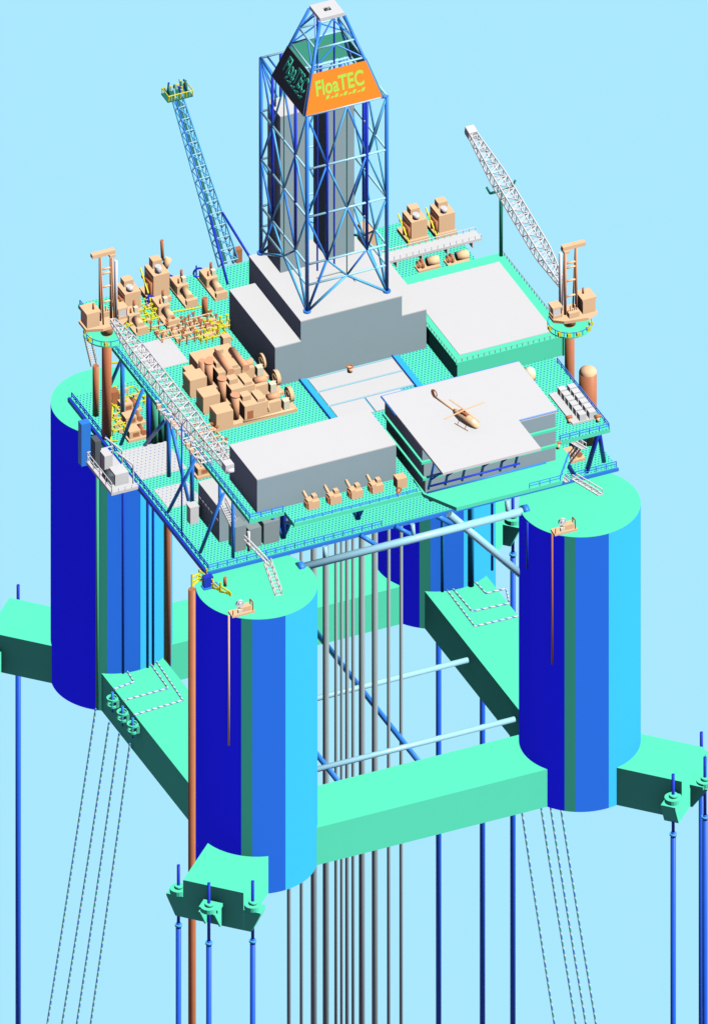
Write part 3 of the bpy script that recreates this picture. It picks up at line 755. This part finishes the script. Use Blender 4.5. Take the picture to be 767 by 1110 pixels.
again(g0, (ga.x, ga.y-7, ZU), 0, 'middle one of three apricot turbine generators')
again(g0, (ga.x, ga.y-14, ZU), 0, 'nearest of three apricot turbine generators, behind the long white roof')
t = thing('compressor_module', (ga.x, ga.y+8, ZU), 'broad apricot module with two horizontal drums on top, behind the generators', 'compressor module')
MB().box(3.8,13.2,-3.3,1.4,0,5.0).build('enclosure', 'orange', t)
for x in (8.2, 11.8):
    m = MB(); m.tube((x,-10.9,6.5),(x,-3.2,6.5),.85,n=16); m.build('drum', 'tan', t)
    for y in (-9.6,-4.6): MB().box(x-.5,x+.5,y-.3,y+.3,4.6 if y < -5 else 4.4,5.9).build('saddle', 'orange', t)
for x in (4.4, 6.2):
    m = MB(); m.tube((x,-4.1,0),(x,-4.1,6.4),.8,n=12); m.build('exhaust_stack', 'tan', t)
MB().box(9,10.6,-1.6,-.4,5.0,6.0).build('vent_box', 'orange', t)
MB().box(1.4,3.6,-3.1,-.4,0,3.2).build('side_cabinet', 'orange', t)

p = at(244.5,381,ZU)
solo(MB(p).box(p.x-.9,p.x+.9,p.y-.8,p.y+.8,ZU,ZU+4.2), 'cabinet', 'orange', 'upright apricot cabinet behind the two horizontal drums', 'cabinet')
p = at(222,342,ZU)
solo(MB(p).tube((p.x,p.y,ZU),(p.x,p.y,ZU+4.6),.65,n=12), 'standpipe', 'brown', 'short brown standpipe on open deck left of the drilling building', 'pipe')
p = at(258,283,ZU)
solo(MB(p).box(p.x-.7,p.x+.7,p.y-.7,p.y+.7,ZU,ZU+3.4), 'cabinet', 'brown', 'small brown cabinet at the foot of the flare boom', 'cabinet')

def make_skid(loc, label, k=0, group='machinery skids on the rear left of the deck', rz=0):
    t = thing('pump_skid', loc, label, 'pump skid', group, rz)
    MB().box(-1.6,1.6,-5,5,0,.6).build('skid_base', 'orange', t)
    m = MB(); m.box(-1.5,1.2,-.5,3.6,.6,3.4 if k else 2.9); b_ = m.build('engine_box', 'orange', t)
    MB().box(-1.56,-1.5,0,3.2,1,2.6).build('louvre', 'brown', b_)
    m = MB(); m.tube((0,-3.9,1.7),(0,-.5,1.7),.95,n=14); m.build('pump_barrel', 'orange', t)
    m = MB(); m.box(-1.2,1.4,-5,-4.1,.6,1.8); m.build('end_frame', 'orange', t)
    m = MB(); m.tube((.7,2.2,3),(.7,2.2,5.0),.32,n=8); m.tube((-.7,.6,3),(-.7,.6,4.1),.25,n=8); m.build('exhaust_pipe', 'brown', t)
    m = MB(); m.box(.1,1.0,.2,1.2,3.4 if k else 2.9,4.2); m.build('header_tank', 'cream', t)
    m = MB(); m.ring((-1.3,4.2,1.6),1.3,.3,.4,'y',14); m.tube((-1.7,4.6,0.6),(-1.7,4.6,3.4),.18,n=6); m.build('radiator', 'dblue', t)
    return t
def pos(px, py): return at(px, py, ZU)
s0 = make_skid(pos(198,320), 'apricot pump skid with blue end rail, left of the last one before the flare boom')
again(s0, pos(230,312), 0, 'apricot pump skid closest to the foot of the flare boom')
again(s0, pos(178,342), 0, 'low apricot pump skid in front of the tall white tanked unit')
again(s0, pos(146,352), 0, 'apricot pump skid among yellow pipes nearest the left crane', (1,.85,1))
def make_big(loc, label, group):
    t = thing('process_unit', loc, label, 'process unit', group)
    MB().box(-2.4,2.6,-3,3,0,1).build('skid_base', 'orange', t)
    m = MB(); m.box(-1.4,2.4,-2.4,2.4,1,5.4); bd = m.build('housing', 'orange', t)
    MB().box(-1.46,-1.4,-2,1.8,1.6,4.6).build('louvre', 'brown', bd)
    m = MB(); m.box(-.4,1.8,.2,2.2,5.4,6.9); m.build('upper_box', 'orange', t)
    m = MB(); m.tube((.2,-1.2,5.4),(.2,-1.2,6.6),.75,n=12); m.build('white_tank', 'white', t)
    m = MB(); m.tube((-2,-2.2,1),(-2,-2.2,4.2),.4,n=8); m.tube((-2,0,1),(-2,0,3.6),.4,n=8); m.tube((-2.0,-2.2,4.0),(-2.0,2.2,3.4),.3,n=8); m.build('pipework', 'brown', t)
    m = MB(); m.hull8([(-2.5,-3.2,1),(-2.2,-3.2,1),(-2.2,2.4,4.8),(-2.5,2.4,4.8),(-2.5,-3.2,1.3),(-2.2,-3.2,1.3),(-2.2,2.4,5.1),(-2.5,2.4,5.1)]); m.build('stair', 'yellow', t)
    return t
b0 = make_big(pos(447,256), 'apricot process unit directly right of the derrick', 'process units right of the derrick')
again(b0, pos(477,249), 0, 'apricot process unit at the rear corner, farther from the derrick')
u = make_big(pos(137,334), 'apricot process unit just right of the left crane mast', 'process units by the left crane')
again(u, pos(168,322), 0, 'tall apricot process unit with white tank and slim crooked stack', (1.0,1.0,1.35))
p = pos(175,322)
t = thing('vent_stack', p, 'slim crooked apricot vent stack beside the tall process unit', 'stack')
MB().tube((1.6,2,0),(1.6,2,6),.5,n=10).build('riser', 'brown', t); MB().tube((1.6,2,6),(2.6,2,8.2),.75,n=10).build('elbow', 'orange', t); MB().tube((1.2,2,8.2),(1.0,2,13.4),.4,n=8).build('tip_pipe', 'brown', t)
def make_small(loc, label, group):
    t = thing('motor_unit', loc, label, 'motor unit', group)
    m = MB(); m.box(-2.6,2.6,-1.2,1.2,0,.5); m.build('skid_base', 'orange', t)
    m = MB(); m.tube((-.2,0,1.5),(2.5,0,1.5),1.0,n=14); m.build('motor', 'orange', t)
    m = MB(); m.ring((-1.6,0,1.4),1.1,.4,.5,'x',14); m.ring((-2.4,0,1.4),.9,.4,.4,'x',14); m.build('coupling', 'brown', t)
    return t
m0 = make_small(pos(463,290), 'apricot motor unit in front of the white bridge, nearer the derrick', 'motor units by the white bridge')
again(m0, pos(495,284), 0, 'apricot motor unit in front of the white bridge, farther from the derrick')
p = pos(398,262)
solo(MB(p).box(p.x-1.5,p.x+1.3,p.y-2,p.y+2,ZU,ZU+4), 'cabinet', 'orange', 'apricot cabinet seen through the right side of the derrick', 'cabinet')

# white pipe bridge
a = at(421,284,ZU+2.2); b = at(523,260,ZU+2.2)
t = thing('pipe_bridge', ((a.x+b.x)/2,a.y,ZU), 'long white pipe bridge behind the mint building', 'pipe bridge')
o = ((a.x+b.x)/2,a.y,ZU)
MB(o).box(a.x-6,b.x,a.y,a.y+3.4,ZU+1.7,ZU+2.3).build('tray', 'white', t)
for k in range(5):
    x = a.x-4+k*6; MB(o).box(x,x+.4,a.y+.3,a.y+3.0,ZU,ZU+1.7).build('bent', 'palegrey', t)
for s in (.15, 3.2):
    m = MB(o); L = b.x-a.x+6
    for k in range(20): m.tube((a.x-6+L*k/19,a.y+s,ZU+2.3),(a.x-6+L*k/19,a.y+s,ZU+3.2),.08,n=5)
    m.tube((a.x-6,a.y+s,ZU+3.2),(b.x,a.y+s,ZU+3.2),.1,n=5); m.build('side_rail', 'palegrey', t)

# davits in a row at the front
def make_davit(loc, label):
    t = thing('davit', loc, label, 'davit', 'apricot davits along the front edge')
    m = MB(); m.box(-1.3,1.4,-1.2,1.2,0,1.9); m.build('pedestal_box', 'orange', t)
    m = MB(); m.box(-1.5,-.4,-1.3,0,1.9,2.5); m.box(.2,1.2,-.2,1.0,1.9,2.7); m.build('winch', 'orange', t)
    m = MB(); m.path([(-.8,.8,1.8),(-1.1,2.6,3.0),(-1.2,5.2,3.9)], .38, 8); m.build('arm', 'orange', t)
    MB().tube((-1.2,5.0,3.7),(-1.2,5.6,4.3),.6,n=10).build('arm_head', 'cream', t)
    MB().box(-1.7,-1.3,-.8,.6,.3,1.6).build('ladder_plate', 'brown', t)
    return t
w4 = ['leftmost of the four apricot davits before the long grey wall','second from the left of the four apricot davits','third from the left of the four apricot davits','rightmost of the four apricot davits before the long grey wall']
d0 = None
for (px, py), lab in zip([(338,549),(361.5,543.5),(384.5,537.5),(407,531.5)], w4):
    q = at(px, py, ZU); q.y = max(q.y, -7.2)
    if d0 is None: d0 = make_davit(q, lab)
    else: again(d0, q, 0, lab)
q = at(434,527,ZU)
solo(MB(q).prism([(q.x-1.2,q.y-1),(q.x+1.1,q.y-1),(q.x+1.1,q.y+1.2),(q.x-1.2,q.y+1.2)],ZU+.02,ZU+2.6), 'cabinet', 'orange', 'single apricot cabinet right of the davits beside the quarters', 'cabinet')
q = at(436,543,ZU)
t = thing('hose_reel', Vector((q.x, max(q.y,-8.2), ZU)), 'tiny apricot hose reel at the deck edge below the cabinet', 'hose reel')
MB().box(-.3,.3,-.3,.3,0,1.8).build('stand', 'orange', t); MB().ring((0,-.35,1.6),.7,.3,.4,'y',12).build('reel', 'brown', t)

# bottle racks on the right
t = thing('bottle_rack', (79,7,ZU), 'white rack with two rows of grey tanks at the right edge of the deck', 'tank rack')
o = (79,7,ZU)
MB(o).box(75.4,81.6,.9,13.6,ZU+.005,ZU+.4).build('pad', 'white', t)
for i in range(6):
    for x in (78.0, 80.3):
        y = 2.0+i*2.05
        m = MB(o); m.box(x-.8,x+.8,y-.85,y+.75,ZU+.4,ZU+2.0); m.build('tank', 'palegrey', t)
# vessels
t = thing('storage_vessel', (86.0,16.5,ZL), 'rust brown upright vessel with domed top behind the right deck edge', 'vessel')
MB().tube((0,0,0),(0,0,18.2),1.95,n=24).build('shell', 'brown', t); MB().dome((0,0,18.2),1.95,1.4,20).build('dome', 'orange', t)
p = at(573,411,ZU)
t = thing('storage_vessel', p, 'small vessel with pale dome peeping over the far corner of the helideck', 'vessel')
MB().tube((0,0,0),(0,0,1.8),1.4,n=18).build('shell', 'orange', t); MB().dome((0,0,1.8),1.4,1.2,18).build('dome', 'cream', t)
# stairs
def stair(a, b, w, label, mat='palegrey', side=(1,0,0), group='white stair flights'):
    a, b = Vector(a), Vector(b); sd = Vector(side)*w/2; t = thing('stair', (b.x,b.y,b.z), label, 'stair', group); o = b
    for s in (-1,1):
        MB(o).tube(a+sd*s, b+sd*s, .2, n=6).build('stringer', mat, t)
        h = Vector((0,0,1.2)); m = MB(o); m.tube(a+sd*s+h, b+sd*s+h, .14, n=6)
        n = max(2,int((b-a).length/1.5))
        for k in range(n+1):
            q = a.lerp(b, k/n)+sd*s; m.tube(q, q+h, .1, n=5)
        m.build('handrail', mat, t)
    n = max(3,int((b-a).length/.8)); m = MB(o)
    for k in range(n+1):
        q = a.lerp(b, k/n); m.box(q.x-abs(sd.x)-.15,q.x+abs(sd.x)+.15,q.y-abs(sd.y)-.15,q.y+abs(sd.y)+.15,q.z-.06,q.z+.06)
    m.build('tread', mat, t)
stair(at(241,545,ZU-4), at(257,577,ZL+3), 1.4, 'white stair hanging under the front left corner of the upper deck')
stair(at(256,576,ZL+3.3), at(291,612,ZL+.3), 1.4, 'white gangway running from the corner stair to the deck edge', side=(0,1,0))
stair(at(290,611,ZL+.3), at(302,645,ZC+.2), 1.5, 'white stair leading down onto the top of the nearest column')
stair(at(594,506,ZU-6), at(614,522,ZL+.3), 1.0, 'grey stair at the right end of the terrace railing')
stair(at(622,519,ZL), at(650,536,ZC+.2), 1.0, 'grey stair leading down onto the top of the right hand column')
stair(at(630,482,ZU-8), at(610,508,ZL+1), 1.2, 'white stair under the right corner of the upper deck', side=(0,1,0))
stair(at(611,473,ZU-2), at(632,486,ZU-8.4), 1.2, 'short white upper stair flight under the right corner of the deck')
stair(at(94,362,ZU), at(102,396,ZL+6), 1.3, 'grey stair hanging left of the crane pedestal')
# mid-size brown tube beside the left crane
p = at(104,450,ZL)
solo(MB(p).tube((p.x,p.y,ZL),(p.x,p.y,ZL+13),.7,n=14), 'caisson', 'brown', 'short brown pipe left of the left crane pedestal', 'caisson')
p = at(123.5,437,ZL)
solo(MB(p).box(p.x-.8,p.x+.8,p.y-1,p.y+1,ZL,ZL+3.5), 'cabinet', 'brown', 'brown cabinet right behind the left crane pedestal', 'cabinet')

# ---------------------------------------------------------------- lower deck, left side
def plate(x0,x1,y0,y1,z,label,name='deck_plate',mat='whitegrate'):
    solo(MB(((x0+x1)/2,(y0+y1)/2,z)).box(x0,x1,y0,y1,z+.004,z+.12), name, mat, label, 'deck plate', 'white plates on the decks')
plate(-8.3,2.6,42.5,54.2,ZL,'large white dotted plate on the lower deck beside the cantilever platform')
plate(-7.4,.6,30,38,ZL,'smaller white dotted plate on the lower deck, nearer the viewer')
plate(.6,9.5,57,67.5,ZU,'white plate on the upper deck under the crane boom','deck_plate','white')
t = thing('laydown_platform', (-13,47,ZL), 'white cantilever platform with grey winches on the left side', 'platform')
o = (-13,47,ZL)
MB(o).box(-16.2,-9.8,40.6,54,ZL-.7,ZL+.02).build('floor', 'white', t)
m = MB(o); m.box(-14.4,-11.2,42.6,46,ZL+.05,ZL+3.0); hb = m.build('winch_house', 'palegrey', t)
MB(o).tube((-14.9,43.2,ZL+1.4),(-14.9,46,ZL+1.4),1.2,n=16).build('drum', 'darkgrey', t)
m = MB(o); m.box(-14.5,-12.6,48,51,ZL+.05,ZL+4.5); m.build('cabinet', 'palegrey', t)
m = MB(o); m.box(-15.6,-14.2,50.5,53,ZL+.05,ZL+7); m.build('cabinet', 'darkgrey', t)
m = MB(o)
for y in (40.9,44,47.3,50.5,53.7): m.tube((-16,y,ZL),(-16,y,ZL+2.4),.14,n=5)
for x in (-16,-13.8,-11.6,-10): m.tube((x,53.8,ZL),(x,53.8,ZL+2.4),.14,n=5)
for z in (1.2,2.4): m.tube((-16,40.9,ZL+z),(-16,53.7,ZL+z),.13,n=5); m.tube((-16,53.8,ZL+z),(-10,53.8,ZL+z),.13,n=5)
m.build('guard_rail', 'palegrey', t)
m = MB(o); m.path([(-10.4,42,ZL),(-10.4,42,ZL+5),(-12.6,46,ZL+6.5)], .2, 6); m.path([(-10.4,48,ZL),(-10.4,48,ZL+5),(-12.6,52,ZL+6.5)], .2, 6); m.build('jib', 'palegrey', t)
railing([(-16.1,40.5),(-9.9,40.5)], ZL, 'grey railing at the near end of the cantilever platform', 'palegrey', 1.0, 1.5, .1)
t = thing('process_module', (6,19,ZL), 'grey module with white roof on the lower deck below the long building', 'building')
blk(t, (6,19,ZL), -2.6, 14, 13.8, 25, ZL+.01, ZL+9, 'wall')
m = MB((6,19,ZL)); 
for k in range(7): m.box(-2.66,-2.6,14.6+k*1.5,15.4+k*1.5,ZL+5.2,ZL+5.5)
m.build('vent_slots', 'white', t)
t = thing('switch_cabinet', (3,10.5,ZL), 'grey cabinets under the front left corner of the upper deck', 'cabinet')
o = (3,10.5,ZL)
for x0, x1, h in ((-1,1.6,6.5),(2.2,5.2,5),(5.8,9.5,5.6)): MB(o).box(x0,x1,9,12.5,ZL+.01,ZL+h).build('cabinet_body', 'greytube', t)
MB(o).tube((1.9,8.4,ZL),(1.9,8.4,ZL+5),.35,n=8).build('drain_pipe', 'palegrey', t)
t = thing('tool_cabin', (-5,27,ZL), 'small grey box at the foot of the module near the left deck edge', 'cabin')
MB((-5,27,ZL)).box(-5.6,-3.6,22.5,24.5,ZL+.01,ZL+4.2).build('cabin_body', 'palegrey', t); MB((-5,27,ZL)).box(-5.7,-3.5,22.4,24.6,ZL+4.2,ZL+4.5).build('cabin_roof', 'white', t)
# green storage tubes
for i in range(4):
    q = at(161+i*6.2, 481-i*1.6, ZL)
    solo(MB(q).tube(q, q+Vector((0,0,15.4)), .95 if i else .5, n=14), 'standpipe', ['dblue','teal','sea_green','teal'][i],
         ['dark blue upright pipe, first of a row under the left of the upper deck','teal upright tank right beside the dark blue pipe','dark green upright tank between two teal tanks','teal upright tank at the right end of the row under the deck'][i], 'tank', 'upright tanks under the deck')
# apricot boxes on the lower deck
def boxes(px, py, z, lab, n=3):
    q = at(px, py, z); t = thing('equipment_stack', q, lab, 'equipment', 'apricot equipment on the lower deck')
    MB().box(-2.4,2.6,-1.8,1.8,0,.6).build('base', 'orange', t)
    MB().box(-2.0,.6,-1.4,1.2,.6,2.4).build('housing', 'orange', t)
    MB().tube((1.4,-1.4,1.4),(1.4,1.4,1.4),.7,n=12).build('barrel', 'brown', t)
    MB().box(-1.2,.2,-1.5,-1.4,1,2).build('hatch', 'brown', t)
    return t
b1 = boxes(147,473,ZL,'apricot equipment nearest the large white plate on the lower deck')
again(b1, at(143,458,ZL), 0, 'apricot equipment in the middle of the lower deck row behind the crane pedestal')
again(b1, at(139,444,ZL), 0, 'rearmost apricot equipment behind the crane pedestal')
again(b1, at(221,513,ZL), 0, 'apricot equipment on the roof line of the lower grey module')
q = at(638,478,ZL+3)
again(b1, (80,12,ZL), 0, 'apricot equipment under the right corner of the upper deck')

# pipe manifolds
def manifold(px, py, z, w, d, mat, lab, seed, nx=4, ny=3, mat2='brown'):
    q = at(px, py, z); t = thing('pipe_manifold', q, lab, 'pipe manifold', 'pipe manifolds'); rnd = random.Random(seed)
    m = MB()
    for i in range(nx):
        x = -w/2+w*i/(nx-1); m.tube((x,-d/2,.7+.3*(i%2)),(x,d/2*rnd.uniform(.3,1),.7+.3*(i%2)),.2,n=6)
    for j in range(ny):
        y = -d/2+d*j/(ny-1); m.tube((-w/2,y,1.2),(w/2,y,1.2),.17,n=6)
    m.build('header_pipe', mat, t)
    for i in range(nx):
        for j in range(ny):
            m = MB()
            if rnd.random() < .8:
                x = -w/2+w*i/(nx-1)+rnd.uniform(-.3,.3); y = -d/2+d*j/(ny-1)+rnd.uniform(-.3,.3); h = rnd.uniform(1.2,2.6)
                m.tube((x,y,0),(x,y,h),.18,n=6); m.ring((x,y,h),.42,.3,.16,n=10); m.build('valve', mat2, t)
            else: m.bm.free()
    for k in range(5):
        x = rnd.uniform(-w/2,w/2); y = rnd.uniform(-d/2,d/2); MB().box(x-.45,x+.45,y-.35,y+.35,.3,1.3).build('valve_body', 'orange', t)
manifold(208,362,ZU,9,6,'orange','apricot pipe manifold just behind the apricot module with drums',3,6,4)
manifold(186,362,ZU,7,5,'orange','apricot pipe manifold right of the white deck plate',4,5,3)
manifold(219,353,ZU,6,4,'orange','small apricot pipe manifold near the grey wall of the drilling building',9,4,3)
manifold(236,357,ZU,5,2.4,'yellow','yellow valve group close to the grey wall of the drilling building',5,5,2,'yellow')
manifold(228,368,ZU,5,2,'yellow','yellow valve group just behind the two drums',6,5,2,'yellow')
manifold(150,345,ZU,7,6,'yellow','yellow pipe manifold around the pump skid nearest the left crane',7,5,4,'yellow')
manifold(136,435,ZL,7,6,'yellow','yellow pipe manifold on the lower deck right of the crane pedestal',8,4,3,'yellow')
manifold(127,462,ZL,4,6,'yellow','yellow pipe manifold on the lower deck at the foot of the crane pedestal',12,3,4,'yellow')
manifold(211,490,ZU,2.4,12,'palegrey','grey pipe bundle along the deck edge left of the generators',10,3,7,'palegrey')
manifold(189,458,ZU,2.6,12,'palegrey','grey pipe bundle on the deck edge below the generator filter houses',11,3,7,'palegrey')
manifold(228,476,ZU,4,7,'orange','apricot valve group between nearest generator and deck edge',13,3,4)
manifold(243,492,ZU,2.5,6,'palegrey','grey valve group at the left corner of the long building',14,3,4,'palegrey')
# thin yellow pipes across the deck
def ypipe(pts, label, z=ZU+.3):
    q = [at(px,py,z) for px, py in pts]; m = MB(q[0]); m.path(q, .2, 6); solo(m, 'gas_pipe', 'yellow', label, 'pipe', 'thin yellow pipes on the deck')
ypipe([(163,344),(189,338),(222,332),(232,345),(252,368)], 'long thin yellow pipe bending round the open rear left deck')
ypipe([(150,356),(170,357),(190,365)], 'short thin yellow pipe beside the white deck plate')
ypipe([(112,394),(140,392)], 'thin yellow pipe behind the crane pedestal on the lower deck', ZL+9)
ypipe([(122,440),(120,478),(128,478)], 'bent thin yellow pipe at the foot of the crane pedestal', ZL+.4)

# yellow scaffold on nearest column
t = thing('yellow_pipework', (-9,3,ZC+.12), 'yellow pipe scaffold on the left rim of the nearest column top', 'pipework')
o = (0,0,0); rnd = random.Random(5); zb = ZC+.12
B = [at(208,637,zb), at(216,630,zb), at(224,633,zb), at(231,638,zb), at(239,642,zb), at(250,646,zb)]
loc = Vector((-9,3,ZC+.12))
m = MB(loc)
for i, b in enumerate(B): m.tube(b, b+Vector((0,0,[3.6,3.2,4.0,1.4,2.6,.8][i])), .22, n=6)
m.build('upright', 'yellow', t)
m = MB(loc)
for i in range(len(B)-1):
    for h in (.5,1.6,2.8): 
        if i < 3 or h < 2: m.tube(B[i]+Vector((0,0,h)), B[i+1]+Vector((0,0,max(.3,h-.7))), .2, n=6)
    m.tube(B[i]+Vector((0,0,.1)), B[i+1]+Vector((0,0,2 if i < 3 else .8)), .18, n=6)
m.build('cross_pipe', 'yellow', t)
MB(loc).tube(at(244,635,zb), at(244,635,zb)+Vector((0,0,2.2)), .4, n=8).build('valve', 'brown', t)
# small bits on the deck near the quarters
for i, (px, py, lab) in enumerate([(616,458,'tiny apricot valve beside the tank rack'),(604,486,'tiny apricot valve at the right foot of the quarters'),(647,457,'tiny apricot valve at the extreme right corner of the upper deck'),(633,519,'small apricot valve on the right hand column rim by the grey stair')]):
    q = at(px, py, ZU if i < 3 else ZC+.12); t = thing('valve_unit', q, lab, 'valve', 'tiny apricot valves')
    MB().tube((0,0,0),(0,0,1.2),.45,n=8).build('body', 'orange', t); MB().tube((-.7,0,1.4),(.7,0,1.4),.4,n=8).build('bonnet', 'brown', t)

# ---------------------------------------------------------------- world, sun, camera
w = bpy.data.worlds.new('World'); sc.world = w; w.use_nodes = True; nt = w.node_tree
bg = nt.nodes['Background']; tcn = nt.nodes.new('ShaderNodeTexCoord')
r3 = Vector((CT,-ST,0)); u3 = Vector((ST*SE, CT*SE, CE)); bk = r3.cross(u3)
dt = nt.nodes.new('ShaderNodeVectorMath'); dt.operation = 'DOT_PRODUCT'
nt.links.new(tcn.outputs['Generated'], dt.inputs[0]); dt.inputs[1].default_value = tuple(-bk)
mr = nt.nodes.new('ShaderNodeMapRange'); mr.interpolation_type = 'SMOOTHSTEP'
mr.inputs[1].default_value = .68; mr.inputs[2].default_value = .90
nt.links.new(dt.outputs['Value'], mr.inputs[0])
mx = nt.nodes.new('ShaderNodeMix'); mx.data_type = 'RGBA'; nt.links.new(mr.outputs[0], mx.inputs[0])
mx.inputs[6].default_value = (.125,.10,.15,1); mx.inputs[7].default_value = (.407,.812,1.0,1)  # invented bright backdrop behind the platform; kept dim elsewhere to hold ambient down
nt.links.new(mx.outputs[2], bg.inputs['Color']); bg.inputs['Strength'].default_value = 1
su = bpy.data.lights.new('Sun', 'SUN'); su.energy = 4.6; su.angle = R(.5); su.color = (1,.985,.96)
su.use_shadow = False                       # the photograph shows no cast shadows at all
so = bpy.data.objects.new('Sun', su); COL.objects.link(so)
Ld = Vector((.52,-.48,.72)).normalized(); so.rotation_euler = Ld.to_track_quat('Z','Y').to_euler(); so.location = (0,0,260)
cam = bpy.data.cameras.new('Camera'); cam.type = 'ORTHO'; cam.ortho_scale = 222.0; cam.clip_start = 1; cam.clip_end = 3000
co = bpy.data.objects.new('Camera', cam); COL.objects.link(co); sc.camera = co
pc = Vector((0,0,ZC))+r3*((383.5-OX)/5)+u3*((OY-555)/5)+bk*700
co.matrix_world = Matrix(((r3.x,u3.x,bk.x,pc.x),(r3.y,u3.y,bk.y,pc.y),(r3.z,u3.z,bk.z,pc.z),(0,0,0,1)))
sc.view_settings.view_transform = 'Standard'; sc.view_settings.look = 'None'
sc.cycles.diffuse_bounces = 0
sc.view_settings.exposure = 0; sc.view_settings.gamma = 1; sc.view_settings.use_curve_mapping = False
